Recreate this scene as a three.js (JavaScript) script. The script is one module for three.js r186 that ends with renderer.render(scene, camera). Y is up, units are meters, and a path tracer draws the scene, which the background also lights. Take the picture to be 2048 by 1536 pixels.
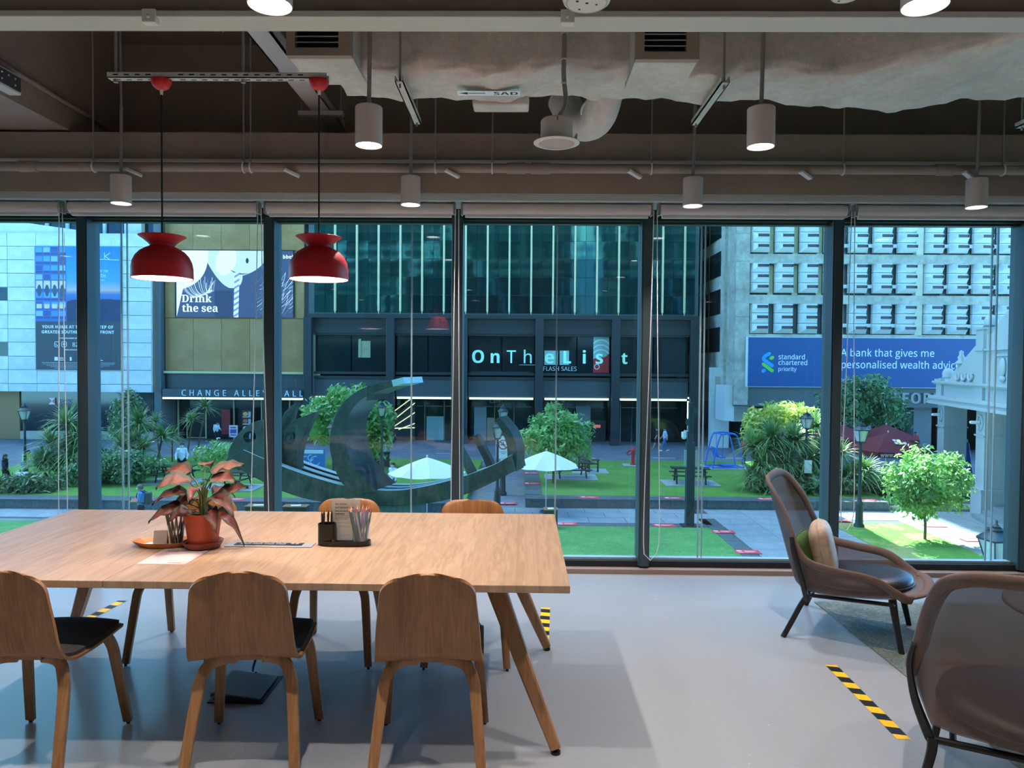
import * as THREE from 'three';
import { mergeGeometries, toCreasedNormals } from 'three/addons/utils/BufferGeometryUtils.js';
import { RoundedBoxGeometry } from 'three/addons/geometries/RoundedBoxGeometry.js';
import { TextGeometry } from 'three/addons/geometries/TextGeometry.js';
import { FontLoader } from 'three/addons/loaders/FontLoader.js';
import { MarchingCubes } from 'three/addons/objects/MarchingCubes.js';
import { RectAreaLightUniformsLib } from 'three/addons/lights/RectAreaLightUniformsLib.js';
import { Sky } from 'three/addons/objects/Sky.js';

// ---------- camera, sky, sun, exposure ----------
const scene = new THREE.Scene();
const D2R = Math.PI / 180;
const camera = new THREE.PerspectiveCamera(2 * Math.atan(768 / 1480) / D2R, 4 / 3, 0.05, 600);
camera.position.set(0, 1.6, 0);
camera.rotation.set(-1.5 * D2R, 0.75 * D2R, 0.424 * D2R, 'YXZ');
const sunFrom = new THREE.Vector3(0.018, 1.02, -1).normalize();
const sky = new Sky();
sky.scale.setScalar(3000);
sky.material.uniforms.turbidity.value = 10;
sky.material.uniforms.rayleigh.value = 0.7;
sky.material.uniforms.mieCoefficient.value = 0.004;
sky.material.uniforms.mieDirectionalG.value = 0.6;
sky.material.uniforms.sunPosition.value.copy(sunFrom);
scene.add(sky);
scene.backgroundIntensity = 2.0;
const sun = new THREE.DirectionalLight(0xfff1dc, 22);
sun.position.set(14.5, -4, -27).addScaledVector(sunFrom, 150);
sun.target.position.set(14.5, -4, -27);
sun.castShadow = true; sun.shadow.mapSize.set(2048, 2048);
Object.assign(sun.shadow.camera, { left: -50, right: 50, top: 50, bottom: -50, near: 1, far: 320 });
sun.name = 'sun';
scene.add(sun, sun.target);
const EXPOSURE = 1.5, SPOT = 9, G = -4.67, LAWN = -4.27;

// ---------- helpers ----------
RectAreaLightUniformsLib.init();
let seedState = 7;
const rnd = (a = 1, b) => { seedState = (seedState * 1664525 + 1013904223) >>> 0; const r = seedState / 4294967296; return b === undefined ? r * a : a + r * (b - a); };
const seed = (n) => { seedState = n * 2654435761 >>> 0; rnd(); rnd(); };
const V = (x, y, z) => new THREE.Vector3(x, y, z);
const lerp = THREE.MathUtils.lerp, clamp = THREE.MathUtils.clamp, sstep = THREE.MathUtils.smoothstep;
const taken = {};
const numbered = (n) => { const k = taken[n] = (taken[n] ?? -1) + 1; return k ? n + '_' + String(k).padStart(3, '0') : n; };
function fin(list, keepUv) {
  const gs = [list].flat(9).map((g) => {
    const h = g.index ? g.toNonIndexed() : g, k = new THREE.BufferGeometry();
    k.setAttribute('position', h.attributes.position);
    if (!h.attributes.normal) h.computeVertexNormals();
    k.setAttribute('normal', h.attributes.normal);
    if (keepUv) k.setAttribute('uv', h.attributes.uv);
    if (h.attributes.color) k.setAttribute('color', h.attributes.color);
    return k;
  });
  const m = gs.length > 1 ? mergeGeometries(gs) : gs[0];
  if (keepUv) return m;
  const p = m.attributes.position, uv = new Float32Array(p.count * 2), a = V(), b = V(), c = V();
  for (let i = 0; i < p.count; i += 3) {
    a.fromBufferAttribute(p, i); b.fromBufferAttribute(p, i + 1).sub(a); c.fromBufferAttribute(p, i + 2).sub(a); b.cross(c);
    const x = Math.abs(b.x), y = Math.abs(b.y), z = Math.abs(b.z);
    for (let k = i; k < i + 3; k++) {
      const X = p.getX(k), Y = p.getY(k), Z = p.getZ(k);
      if (y >= x && y >= z) { uv[k * 2] = X; uv[k * 2 + 1] = Z; } else if (x >= z) { uv[k * 2] = Z; uv[k * 2 + 1] = Y; } else { uv[k * 2] = X; uv[k * 2 + 1] = Y; }
    }
  }
  m.setAttribute('uv', new THREE.BufferAttribute(uv, 2));
  return m;
}
const shade = (o) => { o.castShadow = o.receiveShadow = true; return o; };
function thing(name, label, category, [x, y, z] = [0, 0, 0], turn = 0, group) {
  const o = new THREE.Group(); o.name = numbered(name); scene.add(o);
  o.position.set(x, y, z); o.rotation.y = turn; o.userData = { label, category };
  if (group) o.userData.group = group;
  return o;
}
function part(parent, name, geos, m, label) {
  const o = shade(new THREE.Mesh(geos.isBufferGeometry && geos.userData.done ? geos : fin(geos), m)); o.name = name; parent.add(o);
  if (label) o.userData.label = label;
  return o;
}
const share = (geos, keep) => { const g = fin(geos, keep); g.userData.done = true; return g; };
function one(name, label, category, geos, m, group) {
  const o = shade(new THREE.Mesh(geos.isBufferGeometry && geos.userData.done ? geos : fin(geos), m)); o.name = numbered(name); o.userData = { label, category }; if (group) o.userData.group = group; scene.add(o); return o;
}
function struct(name, geos, m) {
  const o = geos ? shade(new THREE.Mesh(fin(geos), m)) : new THREE.Group(); o.name = numbered(name); o.userData = { kind: 'structure' }; scene.add(o); return o;
}
const stuff = (o) => { o.userData.kind = 'stuff'; return o; };
function copyOf(o, [x, y, z], turn, label) { const c = o.clone(); c.name = numbered(o.name.replace(/_\d{3}$/, '')); c.userData = { ...o.userData }; if (label) c.userData.label = label; c.position.set(x, y, z); c.rotation.y = turn; scene.add(c); return c; }
// geometry makers
const bx = (x0, x1, y0, y1, z0, z1) => new THREE.BoxGeometry(Math.abs(x1 - x0), Math.abs(y1 - y0), Math.abs(z1 - z0)).translate((x0 + x1) / 2, (y0 + y1) / 2, (z0 + z1) / 2);
const rb = (x0, x1, y0, y1, z0, z1, r = 0.005, s = 2) => new RoundedBoxGeometry(x1 - x0, y1 - y0, z1 - z0, s, r).translate((x0 + x1) / 2, (y0 + y1) / 2, (z0 + z1) / 2);
const cyl = (r0, r1, y0, y1, x = 0, z = 0, n = 16, open = false) => new THREE.CylinderGeometry(r1, r0, y1 - y0, n, 1, open).translate(x, (y0 + y1) / 2, z);
const sph = (r, x, y, z, sx = 1, sy = 1, sz = 1, n = 12) => new THREE.SphereGeometry(r, n, Math.max(6, n * 0.7 | 0)).scale(sx, sy, sz).translate(x, y, z);
function rod(a, b, r, n = 8, r2 = r) {
  const A = V(...a), d = V(...b).sub(A), L = d.length();
  return new THREE.CylinderGeometry(r2, r, L, n).translate(0, L / 2, 0).applyQuaternion(new THREE.Quaternion().setFromUnitVectors(V(0, 1, 0), d.normalize())).translate(...a);
}
const curve = (pts, closed = false, tension = 0.5) => new THREE.CatmullRomCurve3(pts.map((p) => p.isVector3 ? p : V(...p)), closed, 'catmullrom', tension);
const tube = (pts, r, seg = 32, n = 8, closed = false) => new THREE.TubeGeometry(curve(pts, closed), seg, r, n, closed);
const lathe = (pts, n = 32) => new THREE.LatheGeometry(pts.map((p) => new THREE.Vector2(...p)), n);
const poly = (pts, holes = []) => { const s = new THREE.Shape(pts.map((p) => new THREE.Vector2(...p))); for (const h of holes) s.holes.push(new THREE.Path(h.map((p) => new THREE.Vector2(...p)))); return s; };
const ext = (shape, depth, bevel = 0) => new THREE.ExtrudeGeometry(shape, { depth, bevelEnabled: bevel > 0, bevelSize: bevel, bevelThickness: bevel, bevelSegments: 2, curveSegments: 16 });
function grid(nu, nv, P, closeU, closeV) {  // indexed surface from P(u,v)
  const pos = [], idx = [];
  for (let i = 0; i <= nu; i++) for (let j = 0; j <= nv; j++) { const q = P(i / nu, j / nv); pos.push(q.x ?? q[0], q.y ?? q[1], q.z ?? q[2]); }
  for (let i = 0; i < nu; i++) for (let j = 0; j < nv; j++) { const a = i * (nv + 1) + j, b = a + nv + 1; idx.push(a, b, a + 1, b, b + 1, a + 1); }
  const g = new THREE.BufferGeometry(); g.setAttribute('position', new THREE.Float32BufferAttribute(pos, 3)); g.setIndex(idx); g.computeVertexNormals(); return g;
}
function sheet(P, nu, nv, t) {  // a shell of thickness t round the surface P(u,v)
  const mid = grid(nu, nv, P), p = mid.attributes.position, n = mid.attributes.normal, pos = [], idx = [], W = nv + 1, N = p.count;
  for (const s of [0.5, -0.5]) for (let i = 0; i < N; i++) pos.push(p.getX(i) + n.getX(i) * t * s, p.getY(i) + n.getY(i) * t * s, p.getZ(i) + n.getZ(i) * t * s);
  for (let i = 0; i < nu; i++) for (let j = 0; j < nv; j++) { const a = i * W + j, b = a + W; idx.push(a, b, a + 1, b, b + 1, a + 1, N + a, N + a + 1, N + b, N + b, N + a + 1, N + b + 1); }
  const edge = (a, b) => idx.push(a, b, N + a, b, N + b, N + a);
  for (let i = 0; i < nu; i++) { edge(i * W, (i + 1) * W); idx.splice(-6, 6, ...idx.slice(-6).reverse()); edge(i * W + nv, (i + 1) * W + nv); }
  for (let j = 0; j < nv; j++) { edge(j, j + 1); edge(nu * W + j, nu * W + j + 1); idx.splice(-6, 6, ...idx.slice(-6).reverse()); }
  const g = new THREE.BufferGeometry(); g.setAttribute('position', new THREE.Float32BufferAttribute(pos, 3)); g.setIndex(idx);
  return toCreasedNormals(g, 0.9);
}
function sweep(pts, sec, up = V(0, 0, 1), seg = 24, crease = 0.7) {  // sec(t) = [half width along side, half height along normal]; a chamfered bar
  const c = curve(pts), pos = [], idx = [], K = 8;
  for (let i = 0; i <= seg; i++) {
    const t = i / seg, q = c.getPointAt(t), T = c.getTangentAt(t), S = V().crossVectors(up, T).normalize(), U = V().crossVectors(T, S), [w, h] = sec(t), k = 0.75;
    for (const [a, b] of [[1, k], [k, 1], [-k, 1], [-1, k], [-1, -k], [-k, -1], [k, -1], [1, -k]]) { const v = q.clone().addScaledVector(S, a * w).addScaledVector(U, b * h); pos.push(v.x, v.y, v.z); }
  }
  for (let i = 0; i < seg; i++) for (let j = 0; j < K; j++) { const a = i * K + j, b = i * K + (j + 1) % K; idx.push(a, b, a + K, b, b + K, a + K); }
  for (let j = 1; j < K - 1; j++) { idx.push(0, j + 1, j); const e = seg * K; idx.push(e, e + j, e + j + 1); }
  const g = new THREE.BufferGeometry(); g.setAttribute('position', new THREE.Float32BufferAttribute(pos, 3)); g.setIndex(idx); return toCreasedNormals(g, crease);
}
// textures
function noiseGrid(n, cells, sd) { // tileable value noise
  seed(sd); const c = Array.from({ length: cells * cells }, () => rnd()), out = new Float32Array(n * n);
  for (let y = 0; y < n; y++) for (let x = 0; x < n; x++) {
    const fx = x / n * cells, fy = y / n * cells, ix = fx | 0, iy = fy | 0, u = fx - ix, v = fy - iy, s = u * u * (3 - 2 * u), t = v * v * (3 - 2 * v), jx = (ix + 1) % cells, jy = (iy + 1) % cells;
    out[y * n + x] = lerp(lerp(c[iy * cells + ix], c[iy * cells + jx], s), lerp(c[jy * cells + ix], c[jy * cells + jx], s), t);
  } return out;
}
function fbm(n, list, sd) { const o = new Float32Array(n * n); let tot = 0; list.forEach(([cells, w], k) => { const g = noiseGrid(n, cells, sd + k * 13); tot += w; for (let i = 0; i < o.length; i++) o[i] += g[i] * w; }); return o.map((x) => x / tot); }
function tex(n, f, size, srgb = true, m = n) { // f(i,x,y) -> [r,g,b] 0..255 ; size = metres the texture covers
  const d = new Uint8Array(n * m * 4);
  for (let i = 0; i < n * m; i++) { const c = f(i, i % n, i / n | 0); d[i * 4] = c[0]; d[i * 4 + 1] = c[1]; d[i * 4 + 2] = c[2]; d[i * 4 + 3] = 255; }
  const t = new THREE.DataTexture(d, n, m); t.wrapS = t.wrapT = THREE.RepeatWrapping; t.magFilter = THREE.LinearFilter; t.minFilter = THREE.LinearMipmapLinearFilter; t.generateMipmaps = true;
  if (srgb) t.colorSpace = THREE.SRGBColorSpace; t.repeat.set(1 / size, 1 / size * n / m); t.needsUpdate = true; return t;
}
const hex = (h) => [h >> 16 & 255, h >> 8 & 255, h & 255];
const mixc = (a, b, t) => { t = clamp(t, 0, 1); return [lerp(a[0], b[0], t), lerp(a[1], b[1], t), lerp(a[2], b[2], t)]; };
const two = (n, size, a, b, list, sd, k = 1) => { const f = fbm(n, list, sd); return tex(n, (i) => mixc(hex(a), hex(b), (f[i] - 0.5) * 2.2 * k + 0.5), size); };
const grey = (n, size, list, sd) => { const f = fbm(n, list, sd); return tex(n, (i) => { const v = f[i] * 255; return [v, v, v]; }, size, false); };
const mat = (color, roughness = 0.6, o = {}) => new THREE.MeshStandardMaterial({ color, roughness, ...o });
const phy = (color, roughness = 0.6, o = {}) => new THREE.MeshPhysicalMaterial({ color, roughness, ...o });
function printed(w, h, W, H, draw, o = {}) { // a printed sheet: plane geometry in x-y, own uv
  const cv = document.createElement('canvas'); cv.width = W; cv.height = H; const c = cv.getContext('2d'); draw(c, W, H);
  const t = new THREE.CanvasTexture(cv); t.colorSpace = THREE.SRGBColorSpace;
  const { glow, ...oo } = o, m = new THREE.MeshStandardMaterial({ map: t, roughness: 0.6, ...oo }); if (glow) { m.emissive = new THREE.Color(glow, glow, glow); m.emissiveMap = t; }

  const g = new THREE.PlaneGeometry(w, h); g.userData.done = true; return [g, m];
}
const font = { r: await new FontLoader().loadAsync('fonts/droid/droid_sans_regular.typeface.json'), b: await new FontLoader().loadAsync('fonts/droid/droid_sans_bold.typeface.json') };
function letters(parent, text, size, depth, x, y, z, m, gap = 0, f = font.r, sx = 1) {
  const k = size / f.data.resolution;
  for (const ch of text) {
    const gl = f.data.glyphs[ch], adv = (gl ? gl.ha : 500) * k * sx + gap;
    if (ch !== ' ') part(parent, 'letter', new TextGeometry(ch, { font: f, size, depth, curveSegments: 5 }).scale(sx, 1, 1).translate(x, y, z), m);
    x += adv;
  }
  return x;
}
// ---------- interior materials ----------
const nA = fbm(512, [[4, 1], [16, 0.6], [64, 0.5], [200, 0.4]], 3);
const nB = fbm(512, [[3, 1], [9, 0.5], [256, 0.35]], 9);
const floorTex = tex(512, (i) => mixc([142, 146, 150], [155, 158, 161], nB[i]), 3.4);
const floorRough = tex(512, (i) => { const v = 58 + nA[i] * 14; return [v, v, v]; }, 2.1, false);
const scr = (() => { const n = 1024, d = new Float32Array(n * n).fill(128); seed(5); for (let k = 0; k < 260; k++) { let x = rnd(n), y = rnd(n), a = rnd(6.28), L = rnd(15, 130), w = rnd(-70, -14), b = rnd(-0.012, 0.012); for (let s = 0; s < L; s++) { d[((y | 0) + n) % n * n + ((x | 0) + n) % n] += w; x += Math.cos(a); y += Math.sin(a); a += b; } } return tex(n, (i) => [d[i], d[i], d[i]].map((q) => clamp(q, 0, 255)), 2.4, false); })();
const mFloor = phy(0xffffff, 1, { map: floorTex, roughnessMap: floorRough, bumpMap: scr, bumpScale: 0.0006, clearcoat: 0.7, clearcoatRoughness: 0.16 });
const plasterN = fbm(256, [[8, 1], [40, 0.6], [120, 0.6]], 21);
const mPaint = mat(0xffffff, 0.8, { map: tex(256, (i) => mixc([150, 134, 119], [162, 146, 131], plasterN[i]), 1.4) });
const mSlab = mat(0xffffff, 0.9, { map: tex(256, (i) => mixc([130, 116, 103], [148, 134, 120], plasterN[i]), 1.1) });
const mWall = mat(0xd8d2c8, 0.85), mWhite = mat(0xd9d4cc, 0.5), mSteel = mat(0xc6c2ba, 0.45), mGalv = mat(0x9c9a96, 0.45, { metalness: 0.4 });
const mDuct = mat(0xffffff, 0.62, { map: two(256, 0.9, 0xc3bbb0, 0xd6cfc4, [[6, 1], [30, 0.7], [110, 0.7]], 31), bumpMap: grey(256, 0.5, [[5, 1], [14, 0.8], [50, 0.25]], 37), bumpScale: 0.007 });
const mMull = mat(0x3d4a4e, 0.42, { metalness: 0.35 }), mMullDark = mat(0x14181a, 0.45);
const mBlack = mat(0x0d0d0e, 0.5), mBlackGloss = mat(0x0b0b0c, 0.28);
const glassPane = phy(new THREE.Color().setRGB(0.755, 0.92, 0.928), 0, { transmission: 1, thickness: 0, ior: 1.5 });

// ---------- room shell ----------
struct('floor', bx(-7.3, 7.7, -0.25, 0, -5.9, 7), mFloor);
struct('ceiling', bx(-7.3, 7.7, 4.2, 4.45, -6.3, 7), mSlab);
struct('wall_left', bx(-7.3, -7, 0, 4.2, -6.1, 7), mWall);
struct('wall_right', bx(7.4, 7.7, 0, 4.2, -6.1, 7), mWall);
struct('wall_back', bx(-7, 7.4, 0, 4.2, 6.8, 7), mWall);
struct('wall_front_bulkhead', [bx(-7, 7.4, 2.83, 3.26, -6.1, -5.36), bx(-7, 7.4, 3.26, 4.2, -6.3, -6.1)], mPaint);
struct('ceiling_beam_side', bx(-7, -3.3, 3.28, 4.2, -6.1, 2.5), mPaint);
struct('trim_1', bx(-7, 7.4, 0, 0.036, -5.75, -5.645), mat(0x8a7468, 0.5));
struct('trim_2', bx(-7, 7.4, 2.79, 2.83, -5.86, -5.4), mat(0xb9c2bf, 0.6));
const mullX = Array.from({ length: 9 }, (_, i) => -6.31 + i * 1.4525);
for (let i = 0; i <= mullX.length; i++) {
  const a = i ? mullX[i - 1] : -7, b = i < mullX.length ? mullX[i] : 7.4, w = struct('window_' + (i + 1));
  const pane = part(w, 'glass_pane', bx(a + 0.03, b - 0.03, 0.085, 2.715, -5.815, -5.803), glassPane);
  part(w, 'top_rail', [bx(a, b, 2.705, 2.79, -5.84, -5.7)], mMullDark); part(w, 'top_bead', bx(a + 0.045, b - 0.045, 2.69, 2.706, -5.83, -5.76), mMull);
  part(w, 'bottom_rail', bx(a, b, 0.0, 0.082, -5.84, -5.72), mMullDark); part(w, 'bottom_bead', bx(a + 0.045, b - 0.045, 0.082, 0.098, -5.83, -5.77), mat(0x8fa4aa, 0.4));
  if (i < mullX.length) part(w, 'mullion', [rb(b - 0.043, b + 0.043, 0.05, 2.72, -5.87, -5.69, 0.006), bx(b - 0.03, b + 0.03, 0.05, 2.72, -5.69, -5.682)], mMull);
}
const mFin = phy(0xb9cfd2, 0.15, { transmission: 0.55, thickness: 0 });
for (const [x, d] of [[-3.15, 0.045], [-0.865, 0], [0.27, 0], [1.39, 0.03], [3.63, 0.045]]) {
  const w = struct('trim_3'); part(w, 'glass_joint', [bx(x - 0.006, x + 0.006, 0.09, 2.7, -5.802, -5.79), ...(d ? [bx(x + d - 0.005, x + d + 0.005, 0.09, 2.7, -5.802, -5.79)] : [])], mFin);
}
// ---------- roller blinds ----------
const mBlind = mat(0xcfc6be, 0.7);
const blindX = [-4.86, -3.402, -1.93, -0.477, 0.971, 2.404, 3.86, 5.3];
for (let i = 0; i < 7; i++) {
  const a = blindX[i] + 0.02, b = blindX[i + 1] - 0.02;
  const t = thing('roller_blind', ['', 'white roller blind rolled up above the red pendant lamp with the darker shade', 'white roller blind rolled up over the black-beamed window with the bright red pendant', 'rolled-up white roller blind above the middle window facing the lettered shopfront', 'rolled-up white roller blind above the window facing the fire hydrant', 'rolled-up white roller blind above the lounge chairs by the window', 'rolled-up white roller blind at the wall end of the window row'][i] || 'rolled-up white roller blind over the window facing the grey stone facade', 'blind', [0, 0, 0], 0, 'roller blinds along the window head');
  part(t, 'roll', new THREE.CylinderGeometry(0.043, 0.043, b - a - 0.03, 20).rotateZ(Math.PI / 2).translate((a + b) / 2, 2.745, -5.49), mBlind);
  part(t, 'hem_bar', rb(a + 0.03, b - 0.03, 2.683, 2.706, -5.505, -5.475, 0.004), mWhite);
  for (const x of [a, b - 0.012]) part(t, 'bracket', [bx(x, x + 0.012, 2.7, 2.79, -5.53, -5.45)], mGalv);
  const s = (i * 37 % 5) * 0.008, lo = [0.3, 0.12, 0.25, 0.18, 0.42, 0.3, 0.3][i], sw = [0.02, 0.055, 0.02, 0.045, 0.035, 0.012, 0.02][i];
  const cx = b + 0.015, L = [[cx - 0.012, 2.73, -5.44], [cx - 0.014 - sw * 0.3, 1.8, -5.44], [cx - 0.014 - sw, lo + 0.2, -5.44], [cx - 0.008 - sw * 0.4, lo, -5.44], [cx + 0.014 + sw * 0.4, lo + 0.02, -5.44], [cx + 0.012 + sw, lo + 0.25, -5.44], [cx + 0.012 + sw * 0.3, 1.8, -5.44], [cx + 0.012, 2.73, -5.44]];
  part(t, 'pull_cord', tube(L, 0.0035, 70, 5), mat(0xcfc9c0, 0.6));
}
// ---------- ceiling services ----------
{ // water pipe with clips
  const t = thing('ceiling_pipe', 'long beige painted pipe with couplings running along the bulkhead above the windows', 'pipe');
  part(t, 'pipe_run', [new THREE.CylinderGeometry(0.033, 0.033, 14, 14).rotateZ(Math.PI / 2).translate(0.2, 2.985, -5.26)], mPaint);
  part(t, 'guide_strip', bx(-6.9, 7.3, 3.045, 3.066, -5.36, -5.345), mSteel);
  for (const x of [-3.52, -0.05, 0.12, 2.95]) part(t, 'coupling', new THREE.CylinderGeometry(0.04, 0.04, 0.13, 14).rotateZ(Math.PI / 2).translate(x, 2.985, -5.26), mPaint);
  for (const x of [-2.75, -1.63, -0.5, 0.78, 1.97, 3.1]) part(t, 'bracket', bx(-0.055, 0.055, -0.01, 0.006, -0.018, 0.018).rotateZ(-0.35).rotateY(0.5).translate(x, 2.94, -5.23), mWhite);
  for (const x of [-3.05, -1.98, -1.93, -0.62, -0.22, 0.9, 2.24, 3.35]) { part(t, 'hanger_rod', rod([x, 3.02, -5.25], [x, 4.2, -5.25], 0.006), mGalv); part(t, 'clamp', new THREE.TorusGeometry(0.037, 0.006, 6, 16).rotateY(Math.PI / 2).translate(x, 2.985, -5.26), mWhite); }
}
{ // conduit and switch box on the side beam
  const t = thing('wall_conduit', 'thin painted conduit with a grey socket box on the side ceiling beam', 'conduit');
  part(t, 'conduit', [rod([-3.28, 3.44, -5.9], [-3.28, 3.52, -2.2], 0.018), rod([-3.28, 3.5, -4.35], [-3.28, 4.2, -4.35], 0.014)], mPaint);
  const b = part(t, 'socket_box', rb(-3.3, -3.22, 3.3, 3.42, -4.75, -4.5, 0.008), mWhite);
  part(b, 'face_plate', bx(-3.222, -3.214, 3.315, 3.405, -4.735, -4.515), mat(0x4b5052, 0.5));
  for (const [y, z] of [[3.38, -4.68], [3.38, -4.62], [3.38, -4.56], [3.34, -4.68], [3.34, -4.56]]) part(b, 'screw', sph(0.006, -3.213, y, z), mWhite);
}
{ // strut spanning across the room
  const t = thing('ceiling_strut', 'long beige steel channel spanning the room with a pale lower flange', 'channel');
  part(t, 'web', bx(-4.2, 4.6, 2.875, 3.0, -2.79, -2.76), mPaint); part(t, 'flange', rb(-4.2, 4.6, 2.852, 2.876, -2.82, -2.7, 0.004), mSteel);
  for (const x of [-1.36, 0.155, 2.1]) part(t, 'clip', [rb(x - 0.025, x + 0.025, 2.828, 2.878, -2.725, -2.69, 0.004), sph(0.008, x, 2.85, -2.69)], mWhite);
  for (const x of [-3.4, -1.5, 0.4, 2.3, 4.1]) part(t, 'hanger_rod', rod([x, 3.0, -2.775], [x, 4.2, -2.775], 0.007), mGalv);
}
{ // cable tray running towards the window
  const t = thing('cable_channel', 'pale metal channel running towards the window beneath the slab, on cross struts', 'channel');
  part(t, 'channel', [bx(-1.6, -1.46, 3.5, 3.515, -6.08, -3.6), bx(-1.6, -1.59, 3.5, 3.58, -6.08, -3.6), bx(-1.47, -1.46, 3.5, 3.58, -6.08, -3.6)], mSteel);
  for (const z of [-5.62, -4.15]) { part(t, 'cross_strut', rb(-1.7, -1.36, 3.465, 3.5, z - 0.025, z + 0.025, 0.004), mSteel); for (const x of [-1.68, -1.38]) part(t, 'hanger_rod', rod([x, 3.44, z], [x, 4.2, z], 0.006), mGalv); }
}
for (const [x, z0, z1, l] of [[-0.63, -3.76, -4.42, 'short pale channel under the duct beside the arrow label'], [1.01, -3.76, -4.42, 'short pale channel under the duct beside the right hand grille'], [2.93, -3.04, -4.46, 'short pale channel under the sagging end of the duct']]) {
  const t = thing('duct_support', l, 'channel', [0, 0, 0], 0, 'duct support channels');
  part(t, 'channel', [bx(x - 0.022, x + 0.022, 3.02, 3.026, z1, z0), bx(x - 0.022, x - 0.016, 3.02, 3.05, z1, z0), bx(x + 0.016, x + 0.022, 3.02, 3.05, z1, z0)], mSteel);
  for (const z of [z0 - 0.03, z1 + 0.03]) part(t, 'hanger_rod', rod([x, 3.0, z], [x, 4.2, z], 0.006), mGalv);
}
{ // wrapped duct with two grilles
  const t = thing('air_duct', 'large pale wrapped air duct with two grilles crossing beneath the slab', 'duct');
  const zf = (x) => lerp(-3.83, -3.12, sstep(x, 1.55, 2.5)), sag = (x) => 0.012 * Math.sin(x * 5.1) + 0.012 * Math.sin(x * 11) - (x > 1 ? 0.035 * Math.sin((x - 1) * 1.9) ** 2 : 0) + (x > 0.32 && x < 0.72 ? -0.0 : 0);
  const zb = (x) => -4.27 - (x > 1.3 ? 0.05 * Math.sin((x - 1.3) * 2.6) : 0) + 0.008 * Math.sin(x * 9);
  const prof = (x, v) => { // v: 0 front top .. 1 back top
    const f = zf(x), b = zb(x), y0 = 3.1 + sag(x), r = 0.06, wr = 0.006 * Math.sin(x * 23 + v * 31) + 0.005 * Math.sin(x * 41 - v * 17);
    const P = [[f, 3.72], [f, y0 + r], [f - r * 0.3, y0 + r * 0.3], [f - r, y0], [b + r, y0 - 0.004], [b + r * 0.3, y0 + r * 0.3], [b, y0 + r], [b, 3.72]], T = [0, 0.25, 0.3, 0.35, 0.65, 0.7, 0.75, 1];
    let k = 0; while (k < 6 && v > T[k + 1]) k++; const q = (v - T[k]) / (T[k + 1] - T[k]);
    return [x, lerp(P[k][1], P[k + 1][1], q) + (v > 0.3 && v < 0.7 ? wr : 0), lerp(P[k][0], P[k + 1][0], q) + (v < 0.3 ? wr : 0)];
  };
  part(t, 'duct_body', [grid(140, 60, (u, v) => prof(lerp(-1.0, 5.2, u), v)), bx(-1.01, -0.99, 3.16, 3.72, -4.2, -3.86), bx(-1, 5.2, 3.7, 3.73, -4.25, -3.85)], mDuct);
  part(t, 'duct_patch', rb(-0.29, 0.03, 3.06, 3.11, -4.33, -4.2, 0.012), mDuct);
  part(t, 'branch_pipe', [tube([[0.47, 3.3, -4.1], [0.46, 3.12, -4.3], [0.42, 3.06, -4.48], [0.33, 3.12, -4.68], [0.25, 3.3, -4.8]], 0.1, 30, 20), new THREE.TorusGeometry(0.102, 0.008, 8, 24).rotateX(1.1).translate(0.44, 3.09, -4.38)], mDuct);
  for (const [x0, x1, y0] of [[-1.15, -0.835, 3.085], [0.535, 0.84, 3.07]]) {
    const g = part(t, 'grille_box', [bx(x0, x1, y0, y0 + 0.033, -3.64, -3.6), bx(x0, x1, y0 + 0.31, y0 + 0.34, -3.64, -3.6), bx(x0, x0 + 0.042, y0 + 0.033, y0 + 0.31, -3.64, -3.6), bx(x1 - 0.062, x1, y0 + 0.033, y0 + 0.31, -3.64, -3.6)], mPaint);
    part(g, 'collar', [bx(x0 + 0.002, x1 - 0.002, y0 + 0.002, y0 + 0.02, -3.98, -3.64), bx(x0 + 0.002, x0 + 0.02, y0 + 0.02, y0 + 0.338, -3.98, -3.64), bx(x1 - 0.02, x1 - 0.002, y0 + 0.02, y0 + 0.338, -3.98, -3.64)], mDuct);
    part(g, 'grille_back', bx(x0 + 0.021, x1 - 0.021, y0 + 0.022, y0 + 0.33, -3.75, -3.7), mBlack);
    for (let k = 0; k < 10; k++) part(g, 'slat', bx(x0 + 0.04, x1 - 0.055, -0.002, 0.002, -0.016, 0.016).rotateX(0.5).translate(0, y0 + 0.045 + k * 0.028, -3.62), mGalv);
  }
  const [pg, pm] = printed(0.34, 0.07, 512, 88, (c, w, h) => { c.fillStyle = '#f4f6f6'; c.fillRect(0, 0, w, h); c.fillStyle = '#16222e'; c.font = 'bold 74px sans-serif'; c.textAlign = 'right'; c.save(); c.translate(w - 12, h - 17); c.scale(1.5, 1); c.fillText('SAD', 0, 0); c.restore(); c.fillRect(60, 38, 168, 11); c.beginPath(); c.moveTo(12, 44); c.lineTo(84, 22); c.lineTo(84, 66); c.fill(); });
  const lab = one('duct_label', 'white arrow label lettered SAD stuck beneath the duct', 'label', pg, pm); lab.rotation.x = Math.PI / 2; lab.position.set(-0.19, 3.062, -4.03);
}
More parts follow.
